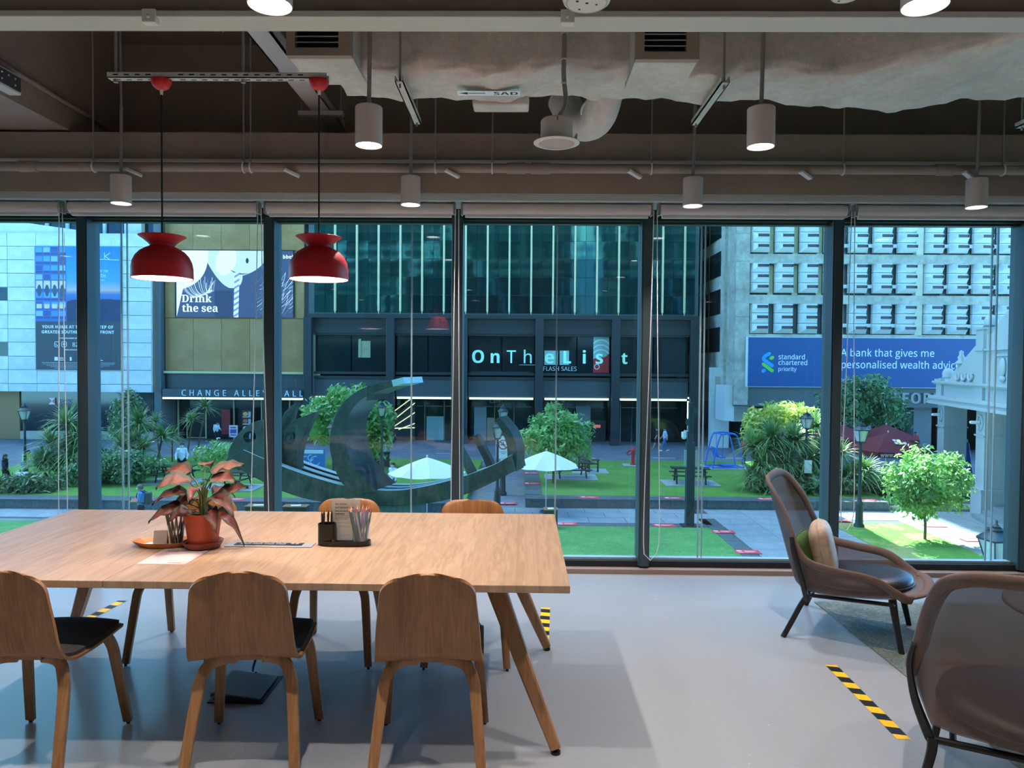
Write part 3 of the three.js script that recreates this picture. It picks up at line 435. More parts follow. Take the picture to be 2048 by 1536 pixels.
// ---------- things on the table ----------
const TY = 0.74;
{
  const t = thing('plant_pot', 'orange plastic flower pot with matching saucer on the meeting table', 'pot', [-1.475, TY, -3.40]);
  part(t, 'pot', lathe([[0.052, 0.012], [0.062, 0.012], [0.064, 0.016], [0.08, 0.13], [0.085, 0.132], [0.087, 0.165], [0.083, 0.165], [0.078, 0.14], [0, 0.14]], 40), mat(0xa03c16, 0.55));
  part(t, 'saucer', lathe([[0, 0.002], [0.066, 0], [0.078, 0.008], [0.09, 0.032], [0.087, 0.034], [0.074, 0.012], [0, 0.012]], 40), mat(0x7c2f16, 0.55));
  part(t, 'soil', lathe([[0, 0.153], [0.05, 0.15], [0.08, 0.145]], 24), mat(0x1c130d, 1));
  const p = thing('potted_plant', 'pink and green leafy plant growing in the orange pot', 'plant', [-1.475, TY, -3.40]);
  const n = 192, cv = document.createElement('canvas'); cv.width = cv.height = n; const c = cv.getContext('2d'); // leaf print: u along, v across
  c.fillStyle = '#3c3c18'; c.fillRect(0, 0, n, n); seed(201);
  c.fillStyle = '#a33c32'; c.beginPath(); c.ellipse(n * 0.5, n * 0.5, n * 0.42, n * 0.31, 0, 0, 7); c.fill(); for (let k = 0; k < 420; k++) { c.fillStyle = ['rgba(176,72,60,.5)', 'rgba(84,74,36,.5)', 'rgba(136,62,56,.5)', 'rgba(120,96,54,.35)'][k % 4]; const a = rnd(6.28), r = rnd(0.46) * n; c.beginPath(); c.ellipse(n / 2 + Math.cos(a) * r, n / 2 + Math.sin(a) * r * 0.85, rnd(2, 9), rnd(1, 4), a, 0, 7); c.fill(); }
  c.strokeStyle = '#5a4a22'; c.lineWidth = 3; c.beginPath(); c.moveTo(0, n / 2); c.lineTo(n, n / 2); c.stroke(); c.lineWidth = 1.4; for (let k = 1; k < 8; k++) for (const s of [-1, 1]) { c.beginPath(); c.moveTo(k * n / 9, n / 2); c.quadraticCurveTo(k * n / 9 + 18, n / 2 + s * 34, k * n / 9 + 40, n / 2 + s * 84); c.stroke(); }
  const lt = new THREE.CanvasTexture(cv); lt.colorSpace = THREE.SRGBColorSpace;
  const mLeaf = phy(0xb4b4b4, 0.6, { map: lt, transmission: 0.1, thickness: 0, side: THREE.DoubleSide }), mStem = mat(0x55602c, 0.6);
  const leafSpec = [ // azimuth, base height, reach, tip height, length, width, droop, roll
    [170, 0.30, 0.06, 0.345, 0.14, 0.085, 0.02, 0.3], [215, 0.27, 0.05, 0.31, 0.15, 0.1, 0.03, 0.2], [20, 0.31, 0.03, 0.345, 0.15, 0.08, -0.01, -0.3], [350, 0.3, 0.04, 0.315, 0.13, 0.085, 0.02, 0.2], [100, 0.29, 0.03, 0.37, 0.12, 0.08, 0.03, 0],
    [185, 0.21, 0.07, 0.245, 0.16, 0.075, 0.05, 0.5], [165, 0.17, 0.07, 0.2, 0.12, 0.08, 0.05, -0.4], [200, 0.16, 0.07, 0.175, 0.16, 0.09, 0.05, 0.3], [15, 0.22, 0.06, 0.24, 0.14, 0.06, -0.01, 0.5], [340, 0.2, 0.05, 0.235, 0.13, 0.09, 0.08, -0.6], [315, 0.15, 0.05, 0.165, 0.1, 0.07, 0.07, 0.1], [355, 0.14, 0.05, 0.15, 0.15, 0.06, 0.12, 0.3], [225, 0.15, 0.05, 0.165, 0.11, 0.075, 0.04, 0.0], [60, 0.2, 0.05, 0.24, 0.13, 0.08, 0.04, 0], [130, 0.2, 0.06, 0.21, 0.13, 0.08, 0.05, 0.2], [270, 0.24, 0.03, 0.28, 0.12, 0.07, 0.05, 0.3], [80, 0.15, 0.06, 0.16, 0.13, 0.08, 0.06, 0]];
  for (const [az, bh, reach, th, L, w, droop, roll] of leafSpec) {
    const a = az * D2R, dx = Math.cos(a), dz = -Math.sin(a), bp = V(dx * 0.012, 0.15, dz * 0.012), kp = V(dx * reach, th, dz * reach), side = V(-dz, 0, dx).applyAxisAngle(V(dx, 0, dz), 0.7 * dx + roll * 0.35), up = V().crossVectors(side, V(dx, 0, dz)).multiplyScalar(-1);
    const g = grid(14, 6, (u, v) => { const s = v * 2 - 1, ww = w * 0.52 * Math.pow(Math.sin(Math.PI * Math.pow(clamp(u * 0.985 + 0.008, 0, 1), 0.72)), 0.8) * (1 - 0.12 * u); return kp.clone().addScaledVector(V(dx, 0, dz), u * L).addScaledVector(side, s * ww).add(V(0, 0.02 * Math.sin(u * 2.4) - droop * u * u * 1.3 + 0.012 * Math.abs(s) + 0.004 * Math.sin(u * 16 + s * 3), 0)); });
    const uv = []; for (let i = 0; i <= 14; i++) for (let j = 0; j <= 6; j++) uv.push(i / 14, j / 6); g.setAttribute('uv', new THREE.Float32BufferAttribute(uv, 2));
    const lf = part(p, 'leaf', share(g, true), mLeaf); part(lf, 'leaf_stalk', tube([bp, V(lerp(0, kp.x, 0.35), lerp(0.15, th, 0.65), lerp(0, kp.z, 0.35)), kp.clone().addScaledVector(V(dx, 0, dz), 0.01)], 0.0032, 10, 6), mStem);
  }
  part(p, 'stem', [tube([[0, 0.14, 0], [0.004, 0.22, 0], [-0.002, 0.3, 0]], 0.009, 12, 8), tube([[0.015, 0.14, 0.01], [0.012, 0.2, 0.01], [0.02, 0.27, 0]], 0.006, 10, 7)], mStem);
}
{
  const oct = (r, y) => Array.from({ length: 8 }, (_, k) => [Math.cos(k * 0.7854 + 0.39) * r * 1.22, y, Math.sin(k * 0.7854 + 0.39) * r * 0.72]);
  const t = thing('desk_tray', 'orange octagonal shallow wooden tray beside the flower pot', 'tray', [-1.668, TY, -3.43]);
  const ring = (a, b) => grid(8, 1, (u, v) => { const k = Math.round(u * 8) % 8; return v < 0.5 ? a[k] : b[k]; });
  const flat = toCreasedNormals(mergeGeometries([ring(oct(0.125, 0.026), oct(0.095, 0)).toNonIndexed(), ring(oct(0.09, 0.005), oct(0.12, 0.026)).toNonIndexed(), ring(oct(0.12, 0.026), oct(0.125, 0.026)).toNonIndexed()]), 0.1);
  part(t, 'rim', flat, mat(0xb5713a, 0.5)); part(t, 'base', cyl(0.095, 0.095, 0, 0.005, 0, 0, 8).rotateY(0.39 + 0.39).scale(1.2, 1, 0.71), mat(0xb5713a, 0.5));
  one('card_stack', 'loose white paper slips lying in the octagonal tray', 'paper', [bx(-0.045, 0.035, 0, 0.001, -0.02, 0.02).rotateY(0.3).translate(-1.72, TY + 0.007, -3.42), bx(-0.04, 0.04, 0, 0.001, -0.018, 0.018).rotateY(-0.4).translate(-1.715, TY + 0.0085, -3.425)], mat(0xe4dcd4, 0.8));
  const cs = thing('card_holder', 'small white folded card standing in the octagonal tray', 'card', [-1.672, TY + 0.006, -3.4], 0.2); part(cs, 'front_panel', bx(-0.035, 0.025, 0, 0.07, -0.001, 0.001).rotateX(-0.25), mat(0xb9b3ae, 0.7)); part(cs, 'rear_panel', bx(-0.035, 0.025, 0, 0.07, -0.001, 0.001).rotateX(0.25).translate(0, 0, -0.036), mat(0xb9b3ae, 0.7));
}
const mClear = phy(0xf4fbfb, 0.02, { transmission: 1, thickness: 0 });
function tumbler(name, label, x, z, r, h) { const t = thing(name, label, 'glass', [x, TY + 0.007, z]); part(t, 'wall', [lathe([[r * 0.9, 0.004], [r, h], [r - 0.002, h], [r * 0.9 - 0.002, 0.006]], 32)], mClear); part(t, 'bottom', cyl(r * 0.9, r * 0.9, 0, 0.005, 0, 0, 28), mClear); }
tumbler('pencil_glass', 'clear glass tumbler of brown pencils in the octagonal tray', -1.618, -3.44, 0.041, 0.095);
tumbler('pencil_glass', 'clear glass tumbler of coloured pencils on the black organiser', -0.757, -3.478, 0.043, 0.1);
const pencilG = { body: share(cyl(0.0044, 0.0044, 0, 0.155, 0, 0, 6)), cone: share(cyl(0.0044, 0.001, 0.155, 0.17, 0, 0, 6)), lead: share(cyl(0.0012, 0.0002, 0.1695, 0.175, 0, 0, 6)) };
const mTip = mat(0xd9a58c, 0.7);
function pencil(label, cx, cz, a, tilt, r, col, tip, group, y = TY + 0.0125, sc = 1, twist = 1.15) {
  const t = thing('pencil', label, 'pencil', [cx + Math.cos(a) * r, y, cz + Math.sin(a) * r], 0, group), b = a + twist; t.scale.set(1, sc, 1); t.quaternion.setFromUnitVectors(V(0, 1, 0), V(Math.cos(b) * Math.sin(tilt), Math.cos(tilt), Math.sin(b) * Math.sin(tilt)));
  part(t, 'barrel', pencilG.body, col); part(t, 'sharpened_wood', pencilG.cone, tip); part(t, 'lead', pencilG.lead, tip === mTip ? tip : tip);
}
const pm = [0x6a5244, 0x7a6252, 0x5c4a40].map((h) => mat(h, 0.5)); seed(301);
for (let k = 0; k < 12; k++) pencil('brown wooden pencil leaning in the tray tumbler', -1.618, -3.44, k * 0.5236, 0.21 + rnd(0.03), 0.022, pm[k % 3], mat(0x9c5a40, 0.7), 'pencils in the tray tumbler');
const cp = [0x6f7f86, 0x8a7ba4, 0xa5a7b6, 0x4e6a70, 0x5b6670].map((h) => mat(h, 0.4)), tips = [0xd8684a, 0xd99078, 0xb8506a, 0xd8b09c].map((h) => mat(h, 0.7));
for (let k = 0; k < 17; k++) pencil(['blue-grey', 'lilac', 'silver', 'teal', 'slate'][k % 5] + ' pencil with ' + ['orange-red', 'peach', 'rose', 'pale pink'][k % 4] + ' tip in the organiser tumbler', -0.757, -3.478, k < 11 ? k * 0.571 : k * 1.047, k < 11 ? 0.22 + rnd(0.03) : 0.12, k < 11 ? 0.025 : 0.0125, cp[k % 5], tips[k % 4], 'pencils in the organiser tumbler');
{
  const t = thing('desk_organiser', 'black oval desk tray with raised rim on the meeting table', 'tray', [-0.835, TY, -3.48]);
  const ov = (a, b) => Array.from({ length: 40 }, (_, k) => { const q = k / 40 * 6.28318, s = Math.abs(Math.cos(q)) ** 0.6 * Math.sign(Math.cos(q)), w = Math.sin(q); return [s * a, w * b]; });
  part(t, 'base', ext(poly(ov(0.125, 0.05)), 0.006).rotateX(-Math.PI / 2), mBlackGloss); part(t, 'rim', ext(poly(ov(0.125, 0.05), [ov(0.121, 0.046)]), 0.024).rotateX(-Math.PI / 2), mBlackGloss);
  const cupT = thing('pencil_cup', 'black oval pencil cup on the black organiser', 'cup', [-0.918, TY + 0.0065, -3.48]); part(cupT, 'wall', ext(poly(ov(0.042, 0.036), [ov(0.038, 0.032)]), 0.095).rotateX(-Math.PI / 2), mBlackGloss); part(cupT, 'bottom', ext(poly(ov(0.04, 0.034)), 0.004).rotateX(-Math.PI / 2), mBlackGloss);
  const mb = mat(0x111214, 0.4); for (let k = 0; k < 7; k++) pencil('black pencil standing in the black cup', -0.918, -3.48, k * 0.8976, 0.05, 0.02, mb, mb, 'black pencils in the cup', TY + 0.011, 0.86);
  one('note_pad', 'small pale note pad lying in the organiser', 'paper', bx(-0.872, -0.805, TY + 0.007, TY + 0.014, -3.475, -3.44), mat(0xe3d3d0, 0.8));
  const s = thing('notice_stand', 'clear acrylic stand with a printed no gatherings notice', 'sign', [-0.838, TY + 0.007, -3.517], 0.0);
  part(s, 'acrylic', [bx(-0.072, 0.072, 0, 0.205, 0.0015, 0.003), bx(-0.072, 0.072, 0, 0.205, -0.006, -0.0045), bx(-0.072, 0.072, 0, 0.003, -0.03, 0.012)], mClear);
  const [g, m] = printed(0.138, 0.198, 414, 594, (c, w, h) => { c.fillStyle = '#d8c3bb'; c.fillRect(0, 0, w, h); c.fillStyle = '#2c2028'; c.font = 'bold 34px sans-serif'; ['NO SOCIAL', 'GATHERINGS OR', 'SOCIALIZATIONS'].forEach((q, k) => c.fillText(q, 52, 84 + k * 50)); c.fillRect(52, 208, 136, 12); c.fillStyle = '#54444a'; for (const [y, l, hh] of [[236, 250, 8], [260, 270, 8], [282, 180, 8], [340, 300, 3], [390, 150, 4], [402, 200, 3], [448, 60, 3], [448, 0, 0]]) for (let x = 0; x < l; x += 14) c.fillRect((y > 330 ? 90 : 52) + x, y, 10, hh); });
  const o = part(s, 'printed_notice', g, m, 'paper notice with three bold lines'); o.position.set(0, 0.104, -0.0008); const bk = part(s, 'paper_back', bx(-0.069, 0.069, 0.005, 0.203, -0.0042, -0.0016), mat(0xd8c3bb, 0.8));
}
{
  const [g, m] = printed(0.21, 0.275, 420, 550, (c, w, h) => { c.fillStyle = '#c2b0ac'; c.fillRect(0, 0, w, h); c.fillStyle = '#4e4048'; c.font = 'bold 48px sans-serif'; c.fillText('PLEASE', 60, 62); c.fillRect(230, 30, 130, 34); c.fillRect(56, 84, 320, 26); c.fillRect(50, 124, 120, 18); c.fillStyle = '#9c8c90'; for (let k = 0; k < 3; k++) c.fillRect(50, 180 + k * 22, 300 - k * 60, 5); c.fillStyle = '#5a4a52'; c.fillRect(250, 500, 120, 14); }, { roughness: 0.45 });
  const o = one('paper_sheet', 'laminated printed notice sheet lying flat on the table', 'paper', g, m); o.rotation.x = -Math.PI / 2; o.position.set(-1.53, TY + 0.0012, -3.243); 
  const t = thing('power_strip', 'flush aluminium socket strip set in the middle of the table', 'outlet', [-1.178, TY, -3.45]);
  part(t, 'surround', [rb(-0.205, 0.205, 0, 0.006, -0.04, 0.04, 0.002)], mat(0xb4b9bd, 0.35, { metalness: 0.5 })); part(t, 'trough', bx(-0.165, 0.155, 0.0062, 0.0075, -0.024, 0.024), mat(0x23262c, 0.4));
  for (let k = 0; k < 4; k++) { const s = part(t, 'socket', rb(-0.135 + k * 0.055, -0.09 + k * 0.055, 0.0075, 0.0105, -0.02, 0.02, 0.001), mat(0x6e7277, 0.4)); part(s, 'pin_hole', [bx(-0.117 + k * 0.055, -0.108 + k * 0.055, 0.0106, 0.011, -0.012, -0.002), bx(-0.127 + k * 0.055, -0.119 + k * 0.055, 0.0106, 0.011, 0.004, 0.009), bx(-0.105 + k * 0.055, -0.097 + k * 0.055, 0.0106, 0.011, 0.004, 0.009)], mBlack); }
  part(t, 'data_port', [bx(0.1, 0.112, 0.0076, 0.0105, -0.01, 0.01), bx(0.122, 0.134, 0.0076, 0.0105, -0.01, 0.01)], mat(0x8d9194, 0.4));
}
// ---------- plaza ----------
const grassN = fbm(512, [[6, 1], [30, 0.7], [120, 1], [250, 1.3]], 401);
const grassTex = (a, b, s) => tex(512, (i) => mixc(hex(a), hex(b), grassN[i] * 2 - 0.5), s);
const mTurf = mat(0xffffff, 1, { map: grassTex(0x3f7a3a, 0x62a054, 5) }), mLawn = mat(0xffffff, 1, { map: grassTex(0x447a28, 0x6d9c40, 6) });
const dryN = fbm(256, [[4, 1], [12, 0.7], [60, 0.5]], 407);
const mDryLawn = mat(0xffffff, 1, { map: tex(256, (i) => mixc(mixc(hex(0x447a28), hex(0x6d9c40), grassN[(i * 5) % grassN.length] * 2 - 0.5), hex(0xa89c68), sstep(dryN[i], 0.52, 0.68) * 0.8), 6.5) });
const slabT = [0, 1, 2].map((k) => mat(0xffffff, 0.55, { map: two(128, 1.5, [0x828d95, 0x86919a, 0x7e8991][k], [0x949fa6, 0x98a3aa, 0x909ba3][k], [[5, 1], [30, 0.8], [64, 0.8]], 411 + k) }));
const mAsphalt = mat(0xffffff, 0.7, { map: two(256, 7, 0x5f686f, 0x78828a, [[4, 1], [14, 0.8], [100, 0.6]], 421) }), mJoint = mat(0x49525a, 0.9);
const mGranite = mat(0xffffff, 0.4, { map: two(128, 1.1, 0x4e595f, 0x687479, [[10, 1], [64, 1.4]], 425) }), mGraniteTop = mGranite;
struct('ground_plaza', bx(-75, 60, G - 0.4, G - 0.02, -90, -6.4), mAsphalt);
{
  const pv = struct('pavement_slabs'); part(pv, 'joint_bed', [bx(-26, 7.6, G - 0.02, G - 0.012, -32.4, -29.2), bx(7.3, 21, G - 0.02, G - 0.012, -36, -20)], mJoint);
  const sg = share(rb(-0.74, 0.74, -0.012, 0.012, -0.49, 0.49, 0.006, 1)); let k = 0; seed(430);
  const slab = (x, z) => { const o = part(pv, 'slab', sg, slabT[(k++ * 7 + (rnd(3) | 0)) % 3]); o.position.set(x, G - 0.008 + rnd(-0.003, 0.003), z); };
  for (let r = 0; r < 3; r++) for (let x = -25; x < 7; x += 1.5) slab(x + (r % 2) * 0.75, -31.85 + r);
  for (let r = 0; r < 12; r++) for (let x = 8.7; x < 19.6; x += 1.5) { const X = x, Z = -31.85 + r; if (X > 11.7 && X < 16.1 && Z > -30.2) continue; slab(X, Z); }
  const b = struct('pavement_border'); const bs = share(rb(-0.58, 0.58, -0.012, 0.012, -0.28, 0.28, 0.005, 1));
  for (let x = -18.5; x < 7.6; x += 1.2) { const o = part(b, 'granite_slab', bs, mGraniteTop); o.position.set(x, G - 0.004, -28.9); }
  for (let z = -28.3; z < -20; z += 1.2) { const o = part(b, 'granite_slab', bs, mGraniteTop); o.position.set(7.63, G - 0.004, z); o.rotation.y = Math.PI / 2; }
}
struct('lawn_turf', bx(-26, 7.32, G - 0.05, G + 0.02, -28.6, -12), mTurf);
struct('lawn_corner', bx(12.35, 15.4, G - 0.05, G + 0.03, -29.7, -14), mDryLawn);
struct('lawn_main', [bx(0.9, 16.4, G, LAWN - 0.01, -45.8, -33.3)], mLawn); struct('lawn_side', [bx(-28.5, -2.4, G, LAWN - 0.01, -45.6, -32.0)], mLawn);
{
  const mk = (x0, x1, z0, name) => { const w = struct(name); const n = Math.round((x1 - x0) / 1.6), d = (x1 - x0) / n; for (let k = 0; k < n; k++) { part(w, 'granite_block', bx(x0 + k * d + 0.006, x0 + (k + 1) * d - 0.006, G - 0.02, LAWN - 0.05, z0 - 0.9, z0 - 0.02), mGranite); part(w, 'coping_slab', bx(x0 + k * d + 0.006, x0 + (k + 1) * d - 0.006, LAWN - 0.045, LAWN, z0 - 0.95, z0 + 0.02), mGraniteTop); } };
  mk(0.2, 16.1, -32.35, 'garden_wall'); mk(-27, -2.2, -31.05, 'garden_wall');
  const w = struct('garden_wall'); for (let k = 0; k < 8; k++) { part(w, 'granite_block', bx(0.2, 0.95, G - 0.02, LAWN - 0.05, -34.9 - k * 1.5, -33.42 - k * 1.5), mGranite); part(w, 'coping_slab', bx(0.18, 0.98, LAWN - 0.045, LAWN, -34.9 - k * 1.5, -33.42 - k * 1.5), mGraniteTop); }
}
{ // red floor stickers
  const [g, m] = printed(0.85, 0.5, 128, 76, (c, w, h) => { c.fillStyle = '#d8404e'; c.fillRect(0, 0, w, h); c.fillStyle = '#f0d8d8'; c.font = 'bold 26px sans-serif'; c.fillRect(14, 12, 26, 22); c.fillRect(52, 22, 60, 8); c.fillRect(52, 40, 46, 7); c.fillRect(14, 50, 30, 8); });
  for (const [x, z, y] of [[-23.3, -31.5, 1], [-16.2, -31.5, 1], [-12.3, -31.5, 1], [-2.0, -27.9, 0], [0.2, -27.9, 0], [3.02, -32.8, 1], [6.75, -32.8, 1], [1.8, -29.0, 0], [5.6, -28.9, 0], [7.65, -27.9, 0], [7.65, -24.9, 0], [10.9, -32.8, 1], [13.0, -30.2, 0], [15.3, -32.8, 1], [16.4, -29.4, 0], [16.5, -27, 0], [-0.6, -33.2, 0], [0.55, -36.5, 1], [0.55, -40, 1], [-19, -46.6, 0], [7.2, -47.2, 0], [3.5, -47.4, 0], [11.4, -47.4, 0]]) {
    const o = one('floor_sticker', y ? 'red distancing sticker on top of the granite garden wall' : 'red distancing sticker on the plaza paving', 'sticker', g, m, y ? 'red stickers on the walls' : 'red stickers on the paving'); o.rotation.x = -Math.PI / 2; o.position.set(x, (y ? LAWN : G + 0.018) + 0.006, z);
  }
  const rl = struct('road_marking'); for (const [x, z, l] of [[-1.2, -47.8, 1.4], [-12, -49, 2], [3.5, -50, 1.5], [-6, -52, 1.6], [9, -50.5, 1.5], [14, -50.8, 1.2], [-3.5, -48.5, 1.2]]) part(rl, 'painted_dash', bx(x, x + l, G - 0.02, G - 0.012, z, z + 0.16), mat(0xcfd4d6, 0.7));
}
// ---------- building materials ----------
const wav = grey(256, 3.1, [[3, 1], [6, 0.5]], 441), mPaneC = [0x205056, 0x1e4a4f, 0x235659].map((h) => mat(h, 0.06, { metalness: 0.82, bumpMap: wav, bumpScale: 0.02 }));
const mDarkGlass = mat(0x1c2f35, 0.07, { metalness: 0.4 }), mDarkMetal = mat(0x333b41, 0.45, { metalness: 0.2 }), mDarkPanel = mat(0x262c31, 0.5);
const mStrip = mat(0xfff4c0, 0.5, { emissive: new THREE.Color(1, 0.92, 0.6), emissiveIntensity: 1.1 }), mFinY = mat(0xe8ddb0, 0.5), mLetter = mat(0xd9edf0, 0.5), mTeal = mat(0x8fe3dd, 0.5, { emissive: new THREE.Color(0.35, 0.85, 0.82), emissiveIntensity: 0.35 });
const mStoneW = [0, 1].map((k) => mat(0xffffff, 0.6, { map: two(128, 2.1, [0xc9d3d4, 0xd2dadb][k], [0xdce4e4, 0xe3e9e9][k], [[4, 1], [16, 0.6], [60, 0.4]], 451 + k) }));
const mTan = [0, 1].map((k) => mat(0xffffff, 0.5, { map: two(128, 3, [0xa57a46, 0xab804c][k], [0xb58a58, 0xbb9060][k], [[4, 1], [20, 0.5], [60, 0.4]], 455 + k) }));
const stainN = fbm(256, [[5, 1], [20, 0.8], [90, 0.6]], 461), mConc = mat(0xffffff, 0.8, { map: tex(256, (i) => mixc([146, 148, 138], [196, 196, 184], stainN[i] * 1.6 - 0.3), 5) });
const YC = (y) => 12.943 - (y - 440) * 0.0391, XC = (x) => -2.872 + (x - 972) * 0.03915;
const stripLight = (t, x0, x1, y, z) => { const r = new THREE.RectAreaLight(0xffeeb8, 0.4, x1 - x0 - 1.2, 0.2); r.position.set((x0 + x1) / 2, y, z); r.rotation.x = -Math.PI / 2; r.name = 'strip_light'; t.add(r); };
// ---------- glass tower with podium ----------
{
  const t = thing('glass_tower', 'dark teal glass building with pale vertical fins and lettered shopfront', 'building');
  part(t, 'tower', [bx(-17, 13.9, 14.4, 78, -84, -59.2), bx(-17, 13.9, G, 14.4, -84, -62.2)], mDarkGlass);
  const pg = share(bx(-0.418, 0.418, -0.7, 0.7, -0.03, 0.03)); seed(470);
  for (let c = 0; c < 35; c++) for (let r = 0; r < 6; r++) { const o = part(t, 'glass_pane', pg, mPaneC[rnd(3) | 0]); o.position.set(-16.1 + c * 0.861, 6.35 + r * 1.43, -58.75); o.rotation.set(rnd(-0.004, 0.004), rnd(-0.005, 0.005), 0); }
  part(t, 'backing', bx(-17, 13.9, 5.2, 14.4, -59.2, -58.8), mat(0x5a6c70, 0.5));
  for (let k = 0; k < 17; k++) part(t, 'fin', [rb(-0.07, 0.07, 5.75, 14.4, -0.25, 0.02, 0.02, 1), new THREE.ConeGeometry(0.07, 0.3, 6).rotateX(Math.PI).translate(0, 5.62, -0.1)].map((g) => g.translate(-14.81 + k * 1.722, 0, -58.4)), mFinY);
  part(t, 'beam', [bx(-17, 13.9, 5.2, 5.52, -59, -58.35), bx(-17, 13.9, 4.0, 4.55, -59, -58.45)], mDarkMetal); part(t, 'beam_panel', bx(-17, 13.9, 4.55, 5.2, -59, -58.6), mDarkPanel);
  const colX = [-16.86, -10.35, -4.6, 1.37, 7.35, 13.5];
  colX.forEach((x, k) => { part(t, 'column', [rb(x - 0.31, x + 0.31, G, 5.2, -58.5, -57.9, 0.03), bx(x - 0.36, x + 0.36, G, G + 0.6, -58.55, -57.85)], mDarkMetal); if (k === 5) return;
    const a = x + 0.35, b = colX[k + 1] - 0.35, d = (b - a) / 2;
    for (let q = 0; q < 2; q++) part(t, 'shop_window', bx(a + q * d + 0.04, a + (q + 1) * d - 0.04, 0.95, 3.9, -59.0, -58.9), mDarkGlass);
    part(t, 'sill_frame', [bx(a, b, 0.75, 0.95, -59, -58.5), bx(a, b, 0.4, 0.58, -59, -58.55), bx(a, b, 3.85, 4.0, -59, -58.55)], mDarkMetal);
    part(t, 'spandrel', bx(a, b, -1.02, 0.6, -59, -58.7), mat(0x4a555c, 0.5)); part(t, 'light_strip', bx(a + 0.1, b - 0.1, -1.18, -1.02, -58.9, -58.6), mStrip); stripLight(t, a, b, -1.2, -58.75);
    part(t, 'shopfront_glass', bx(a, b, G, -1.18, -61, -60.9), mDarkGlass); part(t, 'soffit', bx(a - 0.7, b + 0.7, -1.2, -1.1, -61, -58.7), mDarkPanel);
    for (let q = 0; q < 3; q++) part(t, 'door_frame', [bx(a + 0.4 + q * 1.6, a + 0.47 + q * 1.6, G, -1.4, -60.9, -60.8), bx(a + 0.4 + q * 1.6, a + 1.9 + q * 1.6, -1.9, -1.83, -60.9, -60.8)], mat(0x7c7f78, 0.5)); });
  part(t, 'shop_backdrop', bx(-4, 0.6, 0.95, 1.05, -58.88, -58.8), mDarkMetal);
  const s = thing('shop_lettering', 'large pale teal letters across the upper shop windows', 'sign');
  for (const [ch, x, f, sz] of [['O', 942, 'b', 1.0], ['n', 979, 'b', 1.0], ['T', 1014, 'r', 1.0], ['h', 1046, 'r', 1.0], ['e', 1090, 'b', 1.0], ['L', 1126, 'b', 1.0], ['i', 1166, 'b', 1.0], ['s', 1193, 'b', 1.0], ['t', 1246, 'b', 0.9]]) letters(s, ch, sz * 1.02, 0.06, XC(x), YC(727), -58.85, mTeal, 0, font[f], 1.05);
  letters(s, 'FLASH SALES', 0.34, 0.05, XC(1088), YC(742), -58.85, mLetter, 0.0, font.r); part(s, 'underline', bx(XC(1040), XC(1073), YC(731), YC(730), -58.88, -58.8), mLetter);
  for (const [x0, x1] of [[1091, 1118], [1122, 1141]]) one('shop_banner', 'pale backlit panel behind the shop lettering', 'banner', rb(XC(x0), XC(x1), YC(730), YC(701), -58.893, -58.86, 0.01, 1), mat(0xa9d6cf, 0.6), 'panels behind the shop lettering');
  const [g, m] = printed(1.25, 2.9, 128, 300, (c, w, h) => { c.fillStyle = '#9cc4bf'; c.fillRect(0, 0, w, h); c.fillStyle = '#c2333a'; c.beginPath(); c.moveTo(0, 190); c.bezierCurveTo(50, 150, 90, 210, 128, 130); c.lineTo(128, 300); c.lineTo(0, 300); c.fill(); c.strokeStyle = '#dff3ef'; c.lineWidth = 9; for (const k of [0, 40, 80]) { c.beginPath(); c.moveTo(0, 60 + k); c.bezierCurveTo(40, 20 + k, 90, 20 + k, 128, 64 + k); c.stroke(); } c.lineWidth = 6; c.beginPath(); c.arc(30, 250, 20, 0, 7); c.stroke(); });
  const o = one('shop_poster', 'tall red and white poster inside the upper shop window', 'poster', g, m); o.position.set(XC(1206), 2.45, -58.86);
  one('lit_window_display', 'small lit beige display seen in an upper shop window', 'display', [bx(XC(712), XC(737), YC(718), YC(684), -58.895, -58.87), bx(XC(713), XC(718), YC(717), YC(680), -58.87, -58.8), bx(XC(718), XC(728), YC(702), YC(700), -58.87, -58.8)], mat(0xa9ad8e, 0.6));
  const cs = thing('cafe_sign', 'small hanging lettered café sign under the soffit', 'sign'); part(cs, 'plate', bx(XC(976), XC(1002), YC(812), YC(800), -60.75, -60.7), mDarkPanel); letters(cs, 'Café!', 0.34, 0.03, XC(978), YC(811), -60.69, mat(0xd8c9a0, 0.5));
  const es = thing('stair_lights', 'zigzag warm light lines on the escalator behind the columns', 'escalator'); seed(9);
  for (const [x0, y0, x1, y1] of [[765, 840, 818, 800], [775, 850, 822, 812], [778, 862, 822, 832], [762, 858, 775, 845], [788, 868, 822, 855], [768, 866, 822, 864]]) part(es, 'light_line', rod([XC(x0), YC(y0) , -60.5], [XC(x1), YC(y1), -60.5], 0.045, 6), mat(0xffe9b8, 0.5, { emissive: new THREE.Color(1, 0.8, 0.45), emissiveIntensity: 0.9 }));
  part(es, 'balustrade', ext(poly([[XC(765), G], [XC(822), G], [XC(822), YC(806)], [XC(765), YC(846)]]), 0.1).translate(0, 0, -60.75), mDarkMetal);
  for (const [x0, x1, y0, y1, h, l] of [[846, 882, 882, 840, 0x86aab4, 'pale blue shop door panel between the dark columns'], [946, 972, 882, 820, 0x83949a, 'grey service door with a round sticker'], [973, 990, 882, 842, 0x9a917e, 'narrow beige door beside the grey service door'], [1160, 1190, 884, 815, 0x7c949c, 'glazed grey door behind the leafy tree']]) one('shop_door', l, 'door', rb(XC(x0), XC(x1), G, YC(y1), -60.78, -60.66, 0.02, 1), mat(h, 0.4));
